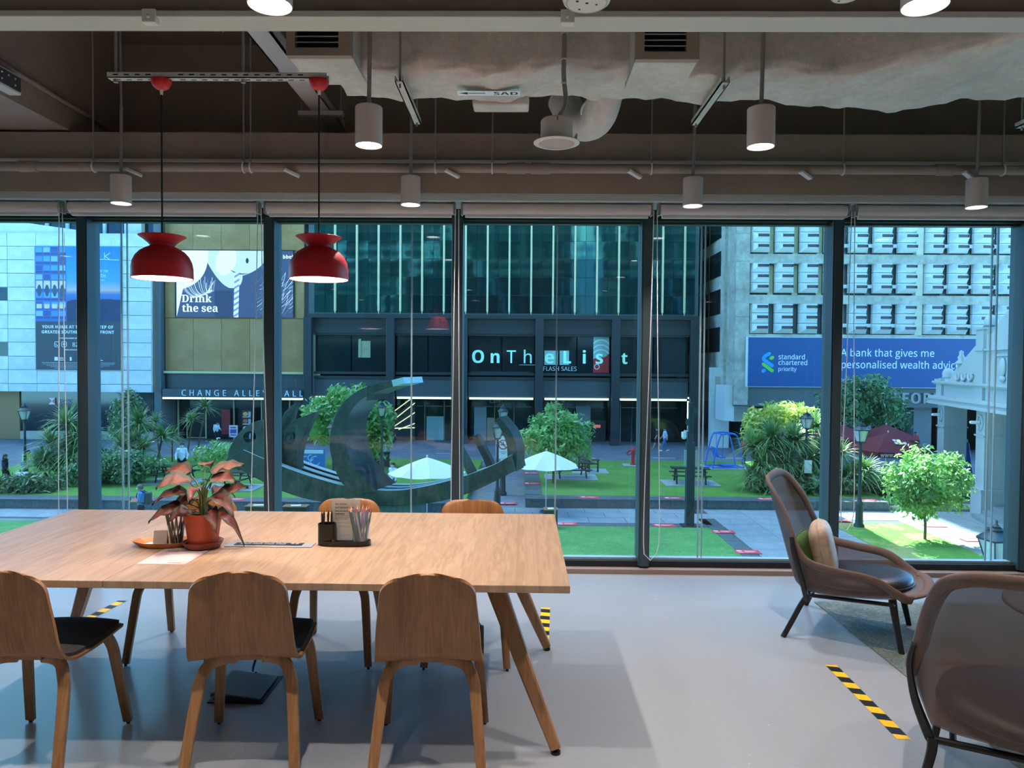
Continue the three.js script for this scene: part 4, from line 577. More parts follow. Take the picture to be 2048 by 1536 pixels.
  const rs = thing('shop_red_sign', 'small red lit sign on the dark shop wall', 'sign'); part(rs, 'panel', rb(XC(1196), XC(1211), YC(861), YC(855), -60.7, -60.6, 0.01, 1), mat(0xe04a44, 0.5, { emissive: new THREE.Color(0.9, 0.2, 0.18), emissiveIntensity: 0.5 })); part(rs, 'board', bx(XC(1188), XC(1222), G, YC(845), -60.8, -60.7), mDarkPanel);
}
// ---------- tan mall front with screen ----------
{
  const t = thing('mall_building', 'tan panelled mall front with dark canopy and shop glass', 'building');
  part(t, 'core', [bx(-28.35, -17.3, -1.3, 13.5, -66, -58.6), bx(-28.35, -17.3, G, -1.3, -66, -61.2), bx(-28.35, -17.3, 13.5, 60, -80, -58.9)], mDarkPanel);
  const ex = [-28.33, -26.07, -23.83, -21.58, -19.32, -17.26];
  for (let c = 0; c < 5; c++) for (const [y0, y1] of [[0.92, 5.08], [5.12, 10.42], [10.46, 14.5]]) part(t, 'tan_panel', bx(ex[c] + 0.012, ex[c + 1] - 0.012, y0, y1, -58.6, -58.45), mTan[(c + (y0 | 0)) % 2]);
  part(t, 'ledge', bx(-28.35, -17.26, 0.72, 0.9, -58.7, -58.2), mat(0xd6cc98, 0.5)); part(t, 'canopy', [bx(-28.2, -17.26, -1.2, 0.72, -60, -58.5), bx(-28.2, -17.26, -1.15, -0.5, -58.5, -57.7)], mat(0x3c4b52, 0.45));
  part(t, 'light_strip', bx(-28.2, -17.26, -1.3, -1.14, -58.2, -57.7), mStrip); stripLight(t, -28.2, -17.26, -1.32, -57.95);
  const a = -28.2; for (let q = 0; q < 5; q++) { part(t, 'shopfront_glass', bx(a + q * 2.3 + 0.05, a + (q + 1) * 2.3 - 0.05, G, -1.35, -60.5, -60.42), mDarkGlass); part(t, 'door_frame', [bx(a + q * 2.3 - 0.05, a + q * 2.3 + 0.05, G, -1.3, -60.45, -60.3), ...(q === 0 ? [bx(a + 0.7, a + 2.2, -2.65, -2.58, -60.4, -60.3), bx(a + 0.7, a + 0.77, G, -2.6, -60.4, -60.3), bx(a + 0.7, a + 2.2, G + 0.05, G + 0.12, -60.4, -60.3)] : [])], mat(0xb9b69c, 0.5)); }
  const s = thing('mall_sign', 'white spaced capital letters on the dark mall canopy', 'sign'); letters(s, 'CHANGE ALLEY MALL', 0.46, 0.06, -26.7, -1.02, -57.7, mLetter, 0.22, font.r);
  const W = 9.25, H = 5.25, [g, m] = printed(W, H, 704, 400, (c, w, h) => {
    c.fillStyle = '#3c4c78'; c.fillRect(0, 0, w, h);
    const face = c.createLinearGradient(180, 0, 420, 200); c.fillStyle = '#c9d4f4'; c.beginPath(); c.moveTo(150, 0); c.lineTo(560, 0); c.bezierCurveTo(540, 90, 470, 130, 400, 150); c.bezierCurveTo(400, 200, 380, 230, 320, 224); c.bezierCurveTo(260, 200, 210, 120, 150, 0); c.fill();
    c.fillStyle = '#f4f7ff'; c.beginPath(); c.moveTo(0, 0); c.lineTo(190, 0); c.bezierCurveTo(200, 120, 150, 200, 40, 230); c.lineTo(0, 400); c.fill(); c.fillStyle = '#eef2ff'; c.beginPath(); c.ellipse(300, 60, 60, 90, 0.3, 0, 7); c.fill();
    c.fillStyle = '#22315a'; c.beginPath(); c.moveTo(320, 112); c.quadraticCurveTo(380, 160, 440, 132); c.quadraticCurveTo(390, 148, 320, 112); c.fill(); c.beginPath(); c.ellipse(428, 60, 9, 16, 0, 0, 7); c.fill();
    c.strokeStyle = 'rgba(225,233,255,.85)'; for (let k = 0; k < 26; k++) { c.lineWidth = 1 + (k % 4); c.beginPath(); c.moveTo(10 + k * 9, 150 + (k * 37 % 60)); c.bezierCurveTo(60 + k * 6, 300, 150 + k * 4, 330 - k * 5, 230 - k * 2, 180 + k * 3); c.stroke(); } for (let k = 0; k < 60; k++) { c.lineWidth = 1 + k % 3; c.beginPath(); const x = 470 + (k * 53 % 230), y = 200 + (k * 31 % 190); c.moveTo(x, y); c.quadraticCurveTo(x + 30, y - 14, x + 50 + (k % 5) * 8, y - 50 - (k % 7) * 12); c.stroke(); }
    c.fillStyle = '#2c3c66'; c.fillRect(230, 240, 110, 160); c.fillStyle = '#dbe6ff'; c.save(); c.translate(352, 130); c.rotate(0.03); c.fillRect(0, 0, 30, 270); c.fillStyle = '#6f8fd8'; for (let k = 0; k < 9; k++) { c.beginPath(); c.moveTo(0, 20 + k * 34); c.lineTo(30, 0 + k * 34); c.lineTo(30, 14 + k * 34); c.lineTo(0, 34 + k * 34); c.fill(); } c.restore();
    c.fillStyle = '#ffffff'; c.font = 'bold 62px serif'; c.fillText('Drink', 30, 310); c.fillText('the sea', 32, 368); c.font = 'bold 30px sans-serif'; c.fillText('bbel', 642, 46); }, { glow: 1 });
  m.emissiveIntensity = 1.15; m.color.set(0x333333);
  const o = thing('led_screen', 'large lit advertising screen showing a face drinking through a striped straw', 'screen'); part(o, 'bezel', bx(-27.5, -17.98, 5.16, 10.5, -58.45, -58.36), mBlack); const d = part(o, 'display', g, m); d.position.set(-22.73, 7.8, -58.34);
  const ra = new THREE.RectAreaLight(0xa9bdf0, 0.8, W, H); ra.position.set(-22.73, 7.8, -58.3); ra.lookAt(-22.73, 7.8, 0); ra.name = 'screen_light'; o.add(ra);
}
// ---------- white panelled bank building ----------
{
  const t = thing('bank_building', 'white stone panelled building with a tall blue poster', 'building');
  part(t, 'core', [bx(-60, -29.1, -0.8, 11.55, -70, -57.75), bx(-60, -29.5, G, -0.8, -70, -59.8), bx(-60, -30, 14.6, 62, -72, -61.5)], mat(0xaebabd, 0.7));
  const ex = [-49.3, -47.05, -44.8, -42.53, -40.26, -38.0, -35.75, -33.5, -31.25, -28.95], ey = [-0.8, -0.17, 0.93, 1.98, 3.08, 4.13, 5.22, 6.32, 7.37, 8.46, 9.5, 10.55, 11.6];
  for (let c = 0; c < 9; c++) for (let r = 0; r < 12; r++) { const win = c === 3 && (r === 3 || r === 7); part(t, win ? 'window' : 'stone_panel', bx(ex[c] + 0.02, ex[c + 1] - 0.02, ey[r] + 0.02, ey[r + 1] - 0.02, -57.75, win ? -57.7 : -57.5), win ? mDarkGlass : mStoneW[(c * 3 + r) % 2]); }
  part(t, 'upper_glazing', bx(-60, -30.2, 11.6, 14.6, -62, -61), mDarkGlass); for (const x of [-46, -42.6, -39.4, -37.7, -36.2, -34.6]) part(t, 'upper_post', bx(x, x + 0.25, 11.6, 14.6, -61, -60.8), mStoneW[0]); part(t, 'upper_pier', [bx(-32.6, -31.2, 11.6, 14.6, -61, -60.4)], mStoneW[1]);
  part(t, 'sloping_ledge', ext(poly([[-60, 12.2], [-60, 13.6], [-41, 12.75], [-33.6, 11.75], [-33.6, 11.6], [-60, 11.6]]), 0.4).translate(0, 0, -58.6), mStoneW[0]);
  part(t, 'shopfront_glass', [bx(-40.2, -34.9, -4.0, -0.85, -59, -58.9), bx(-34.5, -29.5, -4.4, -0.85, -59, -58.9)], mDarkGlass); part(t, 'timber_panel', bx(-46, -40.3, G, -0.85, -59, -58.8), mat(0xa07a4c, 0.6)); part(t, 'plinth', bx(-40.2, -29.5, G, -4.0, -59, -58.7), mat(0xb9b3a2, 0.7));
  part(t, 'pier', [bx(-32.2, -31.3, G, -0.85, -58.9, -58.5), bx(-34.95, -34.45, G, -0.85, -58.9, -58.6)], mat(0x9fb0b4, 0.6)); part(t, 'side_wall', [bx(-28.95, -28.4, G, 14, -62, -57.9)], mat(0x56636b, 0.6));
  const s = thing('bank_sign', 'white and red hexagon bank sign in the dark shop window', 'sign', [-37.4, -1.6, -58.85]); const tri = (p) => ext(poly(p), 0.03);
  part(s, 'emblem', [tri([[-0.55, -0.27], [-0.55, 0.27], [-0.28, 0]]), tri([[-0.01, -0.27], [-0.01, 0.27], [-0.28, 0]])], mat(0xd8747c, 0.5)); part(s, 'emblem_white', [tri([[-0.55, 0.27], [-0.01, 0.27], [-0.28, 0]]), tri([[-0.55, -0.27], [-0.01, -0.27], [-0.28, 0]])], mat(0xe8ecee, 0.5)); letters(s, 'HSBC', 0.3, 0.03, 0.3, -0.15, 0, mat(0xb9bdc0, 0.5));
  const [g, m] = printed(6.66, 9.6, 640, 922, (c, w, h) => {
    const sk = c.createLinearGradient(0, 0, 0, 560); sk.addColorStop(0, '#1d7fe0'); sk.addColorStop(0.45, '#4ea0ec'); sk.addColorStop(0.58, '#d8b8b0'); sk.addColorStop(0.64, '#4f78b8'); sk.addColorStop(0.75, '#2c62a8'); sk.addColorStop(1, '#1c3460'); c.fillStyle = sk; c.fillRect(0, 0, w, h);
    c.fillStyle = '#16305c'; c.beginPath(); c.moveTo(230, 420); c.bezierCurveTo(300, 370, 380, 420, 460, 400); c.bezierCurveTo(540, 380, 600, 400, 640, 396); c.lineTo(640, 560); c.lineTo(230, 560); c.fill(); for (let k = 0; k < 90; k++) { c.fillStyle = k % 3 ? '#5f8fe8' : '#b8b4c8'; c.fillRect(260 + (k * 73 % 370), 440 + (k * 41 % 110), 3, 2); }
    c.fillStyle = '#2a6cc0'; c.fillRect(0, 0, 235, 560); for (let r = 0; r < 8; r++) for (let q = 0; q < 4; q++) { c.fillStyle = ['#5fa2e8', '#8fbcea', '#3b5690', '#4f8fdd'][(r * 3 + q) % 4]; c.fillRect(4 + q * 58, 6 + r * 68, 50, 38); c.fillStyle = '#42507c'; c.fillRect(4 + q * 58, 48 + r * 68, 52, 16); } c.fillStyle = '#e6d2b4'; for (let q = 0; q < 4; q++) { c.fillRect(6 + q * 58, 256, 48, 60); c.fillStyle = '#35506a'; c.beginPath(); c.ellipse(30 + q * 58, 330, 16, 44, 0, 0, 7); c.fill(); c.fillStyle = '#e6d2b4'; } for (let q = 0; q < 4; q++) c.fillRect(8 + q * 58, 430, 40, 34);
    c.fillStyle = '#e9c0bc'; c.strokeStyle = '#eef4ff'; c.lineWidth = 4; c.beginPath(); c.moveTo(440, 50); c.lineTo(480, 94); c.lineTo(634, 100); c.moveTo(524, 44); c.lineTo(524, 90); c.moveTo(566, 46); c.lineTo(528, 72); c.lineTo(560, 94); c.stroke(); c.fillStyle = '#e9f1ff'; c.font = '22px sans-serif'; c.fillText('FLOOR AT THE', 410, 190); c.font = '34px sans-serif'; c.fillText('SOUTH', 425, 230); c.font = '15px sans-serif'; c.fillText('OF THE CITY', 440, 256);
    c.fillStyle = '#39454f'; c.fillRect(0, 560, w, h - 560); c.fillStyle = '#eef2f4'; c.textAlign = 'center'; c.font = 'bold 33px sans-serif'; c.fillText('YOUR HOME AT THE DOORSTEP OF', 318, 612, 560); c.fillText('GREATER SOUTHERN WATERFRONT', 318, 650, 560); c.font = 'bold 15px sans-serif'; c.fillText('FOR ENQUIRIES OR VIEWING TODAY', 310, 690); c.font = '44px sans-serif'; c.fillText('820     0', 352, 748); c.strokeStyle = '#eef2f4'; c.lineWidth = 4; for (const x of [142, 196]) { c.beginPath(); c.roundRect(x, 712, 36, 38, 9); c.stroke(); } c.beginPath(); c.arc(160, 731, 9, 0.5, 4); c.stroke(); c.beginPath(); c.ellipse(214, 730, 10, 8, 0, 0, 7); c.fill(); c.font = 'bold 15px sans-serif'; c.fillText('www.avenuesouth        .sg', 306, 776);
    c.fillRect(140, 826, 26, 28); c.font = 'bold 20px sans-serif'; c.textAlign = 'left'; c.fillText('UOL', 172, 842); c.fillRect(172, 848, 40, 5); c.fillRect(256, 826, 14, 28); c.fillRect(430, 838, 62, 5); c.fillRect(430, 848, 76, 5); c.fillRect(40, 868, 560, 2); c.fillStyle = '#aab4bc'; for (let r = 0; r < 4; r++) for (let x = 50 + r * 30; x < 590 - r * 40; x += 16) c.fillRect(x, 878 + r * 10, 12, 4); });
  const o = thing('building_poster', 'tall blue printed advertising poster hung on the white stone wall', 'poster'); part(o, 'frame', bx(-38.05, -31.25, 0.88, 10.6, -57.5, -57.4), mat(0x9aa6ac, 0.5)); const pl = part(o, 'print', g, m); pl.position.set(-34.65, 5.74, -57.38);
}
// ---------- concrete office block with sunshades ----------
{
  const t = thing('concrete_office', 'pale concrete office block with rows of white sunshade boxes', 'building'); const Z0 = -54;
  part(t, 'core', [bx(16.1, 46, 0.1, 16.5, -80, -54.55), bx(18.6, 46, G, 0.1, -80, -57), bx(18.3, 46, 16.5, 74, -90, -54.8)], mat(0x4a5054, 0.8));
  part(t, 'corner_pier', [bx(15.4, 16.4, -1.2, 16.5, -56, Z0 + 0.1)], mConc); for (let k = 0; k < 8; k++) part(t, 'pier_block', bx(15.42, 16.42, -0.8 + k * 2.0, 1.16 + k * 2.0, Z0 - 0.1, Z0 + 0.14), mConc);
  for (const [y0, y1] of [[9.05, 9.72], [6.15, 6.78], [3.65, 3.95], [12.1, 12.7], [15.1, 15.7]]) part(t, 'floor_beam', bx(16.4, 42, y0, y1, -55, Z0 + 0.15), mConc);
  const fr = (() => { const o = [[-0.64, -0.34], [0.64, -0.34], [0.64, 0.34], [-0.64, 0.34]], i = [[-0.33, -0.06], [0.47, -0.06], [0.47, 0.14], [-0.33, 0.14]], pos = []; for (let k = 0; k < 4; k++) { const a = o[k], b = o[(k + 1) % 4], c = i[(k + 1) % 4], d = i[k]; for (const p of [[...a, 0], [...b, 0], [...c, 0.55], [...a, 0], [...c, 0.55], [...d, 0.55]]) pos.push(...p); } const g = new THREE.BufferGeometry(); g.setAttribute('position', new THREE.Float32BufferAttribute(pos, 3)); g.computeVertexNormals(); return share([g, bx(-0.64, 0.64, -0.35, -0.33, -0.3, 0.01), bx(-0.64, 0.64, 0.33, 0.35, -0.3, 0.01), bx(-0.66, -0.64, -0.35, 0.35, -0.3, 0.01), bx(0.64, 0.66, -0.35, 0.35, -0.3, 0.01)]); })();
  const slot = share(bx(-0.33, 0.47, -0.06, 0.14, 0.4, 0.46)), mShade = mat(0xe3eaea, 0.6), mSlot = mat(0x4f4c50, 0.5); seed(480);
  for (const y of [3.98, 6.92, 9.83, 12.8]) for (let r = 0; r < 3; r++) for (let k = 0; k < 14; k++) { const x = 17.2 + k * 1.765 + (k > 6 ? 0.12 : 0), s = part(t, 'sunshade', fr, mShade); s.position.set(x, y + 0.4 + r * 0.745, Z0 - 0.05); part(s, 'slot', slot, mSlot); }
  for (let k = 0; k < 15; k++) { const x = 16.32 + k * 1.765 + (k > 6 ? 0.12 : 0); for (const y of [3.95, 6.78, 9.72, 12.7]) part(t, 'bay_panel', bx(x - 0.2, x + 0.2, y, y + 2.2, -55, -54.45), (k < 4 && y > 5) || k === 7 ? mat(0xc9c3a2, 0.8) : mat([0x4c565c, 0x59646a, 0x6b7478][(k * 5 + (y | 0)) % 3], 0.6)); if (k > 3) part(t, 'tie_bar', [3.95, 6.78, 9.72].map((y) => bx(x - 0.28, x + 0.28, y + 0.55, y + 0.8, -54.4, -54.2)), mShade); }  // yellow tone in the left bays paints in sun patches on the columns
  part(t, 'face_column', bx(28.35, 28.85, 3.6, 16.5, -54.4, Z0 + 0.1), mat(0xc9c8b4, 0.8));
  part(t, 'lower_band', [bx(15.4, 46, -1.3, 0.2, -56, Z0 - 0.02)], mat(0x5d6668, 0.7)); part(t, 'ground_column', [19.2, 24.6, 29, 31.5, 35].map((x) => bx(x, x + 1.3, G, -1.3, -56.5, -55)), mat(0x747d80, 0.7)); part(t, 'lobby_glass', bx(18.7, 46, G, -1.3, -57.1, -57), mDarkGlass);
  const rear = thing('sun_block_tower', 'added dark tower blocking low sun in the gap between the glass tower and the concrete office', 'building'); part(rear, 'shaft', bx(8, 20, G, 40, -108, -92), mDarkPanel); for (let k = 0; k < 10; k++) part(rear, 'window_band', bx(8.2, 19.8, -2 + k * 4.2, 0.2 + k * 4.2, -92.02, -91.9), mDarkGlass);  // tower added behind the gap to keep low sun off the far paving
  part(t, 'side_wall', [bx(15.2, 15.6, 0.2, 16.5, -80, -56), bx(15.4, 16.6, -1.3, 0.2, -80, -56)], mConc); for (const y of [2.7, 5.6, 8.5, 11.4]) for (let k = 0; k < 4; k++) part(t, 'side_window', bx(15.12, 15.22, y, y + 1.9, -60.2 - k * 3.6, -57.1 - k * 3.6), mDarkGlass);
  part(t, 'corner_pylon', [bx(14.8, 15.5, -2.4, 0.2, -56.6, -54.1), bx(14.5, 15.9, G, 1.5, -57.5, -56.8), bx(16.0, 17.3, -2.6, 0.2, -57, -56.4)], mat(0xcdd3d0, 0.6)); part(t, 'pylon_louvre', bx(14.8, 15.6, -0.6, 0.8, -56.8, -56.74), mat(0xa9aca0, 0.7));
  const s = thing('building_name_sign', 'dark metal capital letters on the grey band below the billboard', 'sign'); letters(s, 'CLIFFORD CENTRE', 0.78, 0.1, 25.0, -1.0, -54.0, mat(0x8e9896, 0.5), 0.05, font.b);
  const W = 19.5, H = 3.55, [g, m] = printed(W, H, 1640, 300, (c, w, h) => { c.fillStyle = '#14508e'; c.fillRect(0, 0, w, h); c.lineCap = 'round'; c.lineWidth = 21; c.strokeStyle = '#1f9bea'; c.beginPath(); c.moveTo(112, 108); c.quadraticCurveTo(84, 126, 100, 140); c.lineTo(146, 172); c.moveTo(112, 108); c.lineTo(128, 100); c.stroke(); c.beginPath(); c.moveTo(92, 206); c.lineTo(98, 202); c.stroke(); c.strokeStyle = '#6cd04a'; c.beginPath(); c.moveTo(93, 164); c.lineTo(146, 203); c.stroke(); c.fillStyle = '#6cd04a'; c.beginPath(); c.ellipse(143, 125, 16, 11, -0.5, 0, 7); c.fill();
    c.fillStyle = '#f0f6fa'; c.font = '41px sans-serif'; c.fillText('standard', 182, 133, 196); c.fillText('chartered', 182, 168, 206); c.font = '34px sans-serif'; c.fillText('priority', 182, 205); c.font = '62px sans-serif'; c.fillText('A bank that gives me', 560, 112, 566); c.fillText('personalised wealth advice', 560, 184, 722); c.font = '36px sans-serif'; c.fillText('sc.com/sg/priority', 560, 270); });
  const b = thing('billboard', 'wide blue bank billboard with white lettering on the concrete facade', 'billboard'); part(b, 'frame', [bx(16.2, 36, 0.12, 3.75, -53.95, -53.75)], mat(0xd0dade, 0.5)); const pl = part(b, 'print', g, m); pl.position.set(26.1, 1.93, -53.74);
}
// ---------- white heritage pavilion ----------
{
  const t = thing('heritage_pavilion', 'white ornate arcade pavilion with stepped gable and finials', 'building', [20.85, G, -37.3], -1.798); const mPav = mat(0xa9b3b5, 0.6), mPavD = mPav;
  part(t, 'gable_wall', ext(poly([[0, 4.9], [0, 5.75], [0.9, 5.75], [0.95, 5.65], [1.3, 5.6], [2.0, 5.9], [5.2, 7.25], [5.3, 8.0], [6.2, 8.0], [6.25, 7.7], [6.6, 7.65], [9.6, 9.1], [9.7, 10], [14, 10], [14, 4.9]]), 0.6).translate(0, 0, -0.6), mPav);
  part(t, 'coping', [sweep([[1.3, 5.63, -0.3], [3.2, 6.44, -0.3], [5.25, 7.29, -0.3]], () => [0.4, 0.06], V(0, 0, 1), 6), sweep([[6.6, 7.7, -0.3], [8, 8.36, -0.3], [9.65, 9.13, -0.3]], () => [0.4, 0.06], V(0, 0, 1), 6)], mPav);
  for (const [y0, y1, d] of [[4.5, 4.62, 0.45], [4.62, 4.75, 0.3], [4.75, 4.9, 0.38], [5.45, 5.52, 0.15], [5.52, 5.62, 0.22], [7.0, 7.08, 0.12]]) part(t, 'cornice', bx(y0 > 6 ? 5.3 : -0.3, 14, y0, y1, -0.6, d), mPav);
  for (const [s, w, y] of [[0.05, 0.8, 5.72], [5.3, 0.85, 8.0], [10, 0.85, 10.2]]) { part(t, 'pilaster', [bx(s, s + w, 4.9, y, -0.7, 0.12), bx(s - 0.06, s + w + 0.06, y - 0.1, y, -0.75, 0.18), bx(s - 0.04, s + w + 0.04, y - 1.0, y - 0.9, -0.7, 0.16)], mPav); part(t, 'finial', lathe([[0, 0.55], [0.18, 0.48], [0.27, 0.3], [0.25, 0.12], [0.3, 0], [0, 0]], 20).translate(s + w / 2, y, -0.3), mPav); }
  for (const [s, y] of [[2.55, 6.15], [8.6, 8.65]]) part(t, 'finial', lathe([[0, 0.95], [0.1, 0.88], [0.08, 0.75], [0.16, 0.6], [0.12, 0.5], [0.26, 0.36], [0.26, 0.3], [0.14, 0.26], [0.16, 0], [0, 0]], 16).translate(s, y, -0.2), mPav);
  for (const s of [2.9, 3.7, 4.5]) part(t, 'festoon', tube([[s - 0.32, 5.98, 0.02], [s - 0.2, 5.8, 0.06], [s, 5.72, 0.07], [s + 0.2, 5.8, 0.06], [s + 0.32, 5.98, 0.02]], 0.06, 16, 8), mPav); part(t, 'cartouche', [sph(0.3, 8, 6.3, 0.05, 0.9, 1.3, 0.35), sph(0.22, 8, 5.85, 0.05, 1.2, 0.6, 0.4), bx(7.3, 8.7, 6.75, 6.83, 0, 0.08), bx(7.1, 7.3, 5.62, 7.0, 0, 0.08), bx(8.7, 8.9, 5.62, 7.0, 0, 0.08)], mPav);
  for (const s of [0.0, 5.2, 10.4]) { const c = part(t, 'arcade_column', [bx(s, s + 1.0, 0, 4.5, -1.0, 0), bx(s - 0.12, s + 1.12, 0, 1.1, -1.12, 0.12), bx(s - 0.16, s + 1.16, 1.05, 1.15, -1.16, 0.16), bx(s - 0.06, s + 1.06, 3.35, 3.42, -1.05, 0.06)], mPav); part(c, 'roundel', new THREE.TorusGeometry(0.3, 0.06, 8, 24).translate(s + 0.5, 3.95, 0.02), mPav); part(c, 'security_camera', [cyl(0.07, 0.07, 0, 0.3, 0, 0, 12).rotateX(Math.PI / 2).translate(s + 0.5, 3.95, 0.05), sph(0.07, s + 0.5, 3.95, 0.36)], mat(0xdfe3e3, 0.4)); }
  part(t, 'inner_wall', [bx(0, 14, 0, 4.6, -5.2, -5), bx(1, 5.2, 1.4, 2.9, -4.98, -4.9)], mPavD); part(t, 'roof', bx(0, 14, 4.5, 4.9, -5.2, -0.5), mPav); part(t, 'inner_dark_panel', [bx(1.4, 4.8, 2.6, 4.2, -4.9, -4.8), bx(6.6, 10, 0.5, 4.2, -4.9, -4.8)], mDarkGlass); part(t, 'inner_sign', bx(1.6, 4.9, 1.5, 2.5, -4.6, -4.5), mat(0xd8dcd8, 0.6)); part(t, 'yellow_sign', bx(8.4, 9.8, 1.3, 3, -4.4, -4.3), mat(0xc9d05a, 0.5));
  for (let k = 0; k < 3; k++) { part(t, 'step', bx(1.2, 5.0, 0, 0.17 * (k + 1), -1.2 - k * 0.4, -0.4 - k * 0.4), mat(0x7d8a90, 0.7)); part(t, 'step', bx(6.4, 10.3, 0, 0.17 * (k + 1), -1.2 - k * 0.4, 0.5 - k * 0.4), mat(0x7d8a90, 0.7)); }
}
// ---------- the building this room is in: its facade stands mirrored in the glass tower opposite ----------
{
  const t = struct('host_facade'); const mH = mat(0x5c6e70, 0.4), mHG = mat(0x27494a, 0.15, { metalness: 0.3 });
  part(t, 'facade', [bx(-60, 50, 4.45, 60, 2, 7.5), bx(-60, -7.3, G, 4.45, -4, 7.5), bx(7.7, 50, G, 4.45, -4, 7.5), bx(-60, 50, G, -0.25, -4.5, 7.5)], mHG);
  for (let k = 0; k < 11; k++) part(t, 'floor_ledge', bx(-60, 50, 5.0 + k * 4.2, 5.6 + k * 4.2, 1.4, 2.05), mH); for (let k = 0; k < 22; k++) part(t, 'facade_mullion', bx(-60 + k * 5, -59.7 + k * 5, 5, 55, 1.7, 2.02), mH);
  for (const [a, b] of [[-26, -12], [2, -12], [2, 16], [30, 16]]) part(t, 'brace', rod([a, 6, 1.2], [b, 24, 1.2], 0.35), mat(0x93a3a3, 0.5));
  part(t, 'round_column', cyl(2.2, 2.2, 4.5, 34, 10.2, 0, 32), mat(0xd8dcd6, 0.5));
  const s = thing('tower_sign', 'large pale letters naming the tower, seen mirrored in the glass opposite', 'sign'); letters(s, 'OneRafflesPlace', 2.1, 0.3, 0, 0, 0, mLetter, 0.0); s.position.set(-13, 18, 1.2); s.rotation.y = Math.PI;
}
// ---------- bronze boat sculpture ----------
{
  const t = thing('bronze_sculpture', 'huge dark bronze boat sculpture with crescent sail standing on the plaza', 'sculpture', [-3.94, -3.4, -24.2], -0.26), k = 0.01622;
  const q = (a) => a.map(([x, y]) => [(x - 800) * k * (x < 800 ? 1.13 : 1.02), (1040 - y) * k]);
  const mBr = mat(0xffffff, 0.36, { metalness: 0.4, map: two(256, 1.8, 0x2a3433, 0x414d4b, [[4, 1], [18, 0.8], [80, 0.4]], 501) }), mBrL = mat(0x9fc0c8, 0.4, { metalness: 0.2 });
  const sm = (pts, n = 60, closed = false) => new THREE.SplineCurve(q(pts).map((p) => new THREE.Vector2(...p))).getPoints(n).map((p) => [p.x, p.y]);
  const bottom = sm([[463, 938], [530, 973], [600, 1001], [680, 1014], [780, 1013], [880, 1001], [960, 976], [1044, 932]]), top = sm([[1038, 903], [1000, 925], [930, 953], [850, 975], [790, 983], [720, 980], [640, 963], [560, 938], [500, 915]]);
  const hull = poly([...bottom, ...top]);
  for (const [z, d] of [[0.42, 0.28], [-0.14, 0.26], [-0.7, 0.28]]) part(t, 'hull_plank', ext(hull, d, 0.01).translate(0, 0, z), mBr);
  for (const z of [0.56, -0.01, -0.56]) part(t, 'edge_sheen', sweep(top.filter((_, i) => i % 4 === 0).map(([x, y]) => [x, y + 0.012, z]), () => [0.012, 0.145], V(0, 0, 1), 60), mBrL, 'top edge strip with sky sheen painted in pale');  // pale strips paint in the sky reflecting off the bronze top edges
  part(t, 'deck', ext(poly([...bottom, ...sm([[1034, 918], [1000, 937], [930, 966], [850, 990], [790, 996], [720, 994], [640, 978], [560, 954]])]), 1.2).translate(0, 0, -0.66), mBr);
  const el = (cx, cy, rx, ry, a = 0) => Array.from({ length: 24 }, (_, i) => { const g = i / 24 * 6.283, X = Math.cos(g) * rx, Y = Math.sin(g) * ry; return [cx + X * Math.cos(a) - Y * Math.sin(a), cy + X * Math.sin(a) + Y * Math.cos(a)]; });
  part(t, 'bow_fin', ext(poly([...sm([[463, 938], [468, 915], [485, 885], [510, 862], [540, 850], [558, 848]], 24), ...q([[562, 905], [570, 950], [540, 972]])], [q(el(512, 887, 14, 12, -0.4))]), 0.3, 0.01).translate(0, 0, 0.35), mBr);
  part(t, 'bow_fin', ext(poly([...sm([[556, 960], [562, 900], [580, 862], [608, 845], [637, 833]], 24), ...sm([[637, 833], [622, 862], [610, 892], [602, 930], [604, 962]], 20)], [q(el(586, 888, 9, 14, 0.35))]), 0.3, 0.01).translate(0, 0, 0.0), mBr);
  part(t, 'bow_fin', ext(poly([...sm([[530, 940], [536, 890], [552, 840], [576, 817]], 20), ...sm([[576, 817], [566, 850], [560, 890], [566, 945]], 20)]), 0.28, 0.01).translate(0, 0, -0.6), mBr);
  const outer = sm([[812, 762], [770, 772], [730, 790], [700, 820], [684, 860], [681, 900], [690, 940], [706, 972], [735, 992]]), inner = sm([[772, 984], [742, 955], [722, 925], [711, 890], [711, 855], [724, 822], [752, 795], [812, 772]]);
  part(t, 'crescent', ext(poly([...outer, ...inner]), 1.5, 0.015).translate(0, 0, -0.75), mBr, 'tall dark bronze crescent');
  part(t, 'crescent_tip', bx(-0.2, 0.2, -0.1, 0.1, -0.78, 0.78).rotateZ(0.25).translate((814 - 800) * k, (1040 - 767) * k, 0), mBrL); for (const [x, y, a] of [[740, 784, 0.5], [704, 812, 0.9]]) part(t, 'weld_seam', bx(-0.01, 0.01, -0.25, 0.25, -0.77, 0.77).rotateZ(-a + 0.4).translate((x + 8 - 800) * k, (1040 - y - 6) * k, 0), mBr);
  part(t, 'stern_fin', ext(poly([...sm([[1044, 934], [1045, 895], [1036, 865], [1022, 845], [1010, 833]], 20), ...sm([[1004, 838], [1016, 858], [1026, 885], [1028, 915]], 16)]), 0.9, 0.01).translate(0, 0, -0.45), mBr);
  for (const [dx, dy, z] of [[0, 0, 0.35], [16, -18, -0.55]]) part(t, 'mast_post', ext(poly(q([[928, 895], [937, 889], [952, 915], [966, 940], [974, 962], [962, 966], [950, 935]].map(([x, y]) => [x + dx, y + dy]))), 0.32, 0.01).translate(0, 0, z), mBr);
  part(t, 'pedestal', [bx(-0.75, 0.6, G + 3.4, 0.62, -0.6, 0.6), bx(-1.6, 1.5, G + 3.4, G + 3.7, -1.1, 1.1)], mGranite);
}
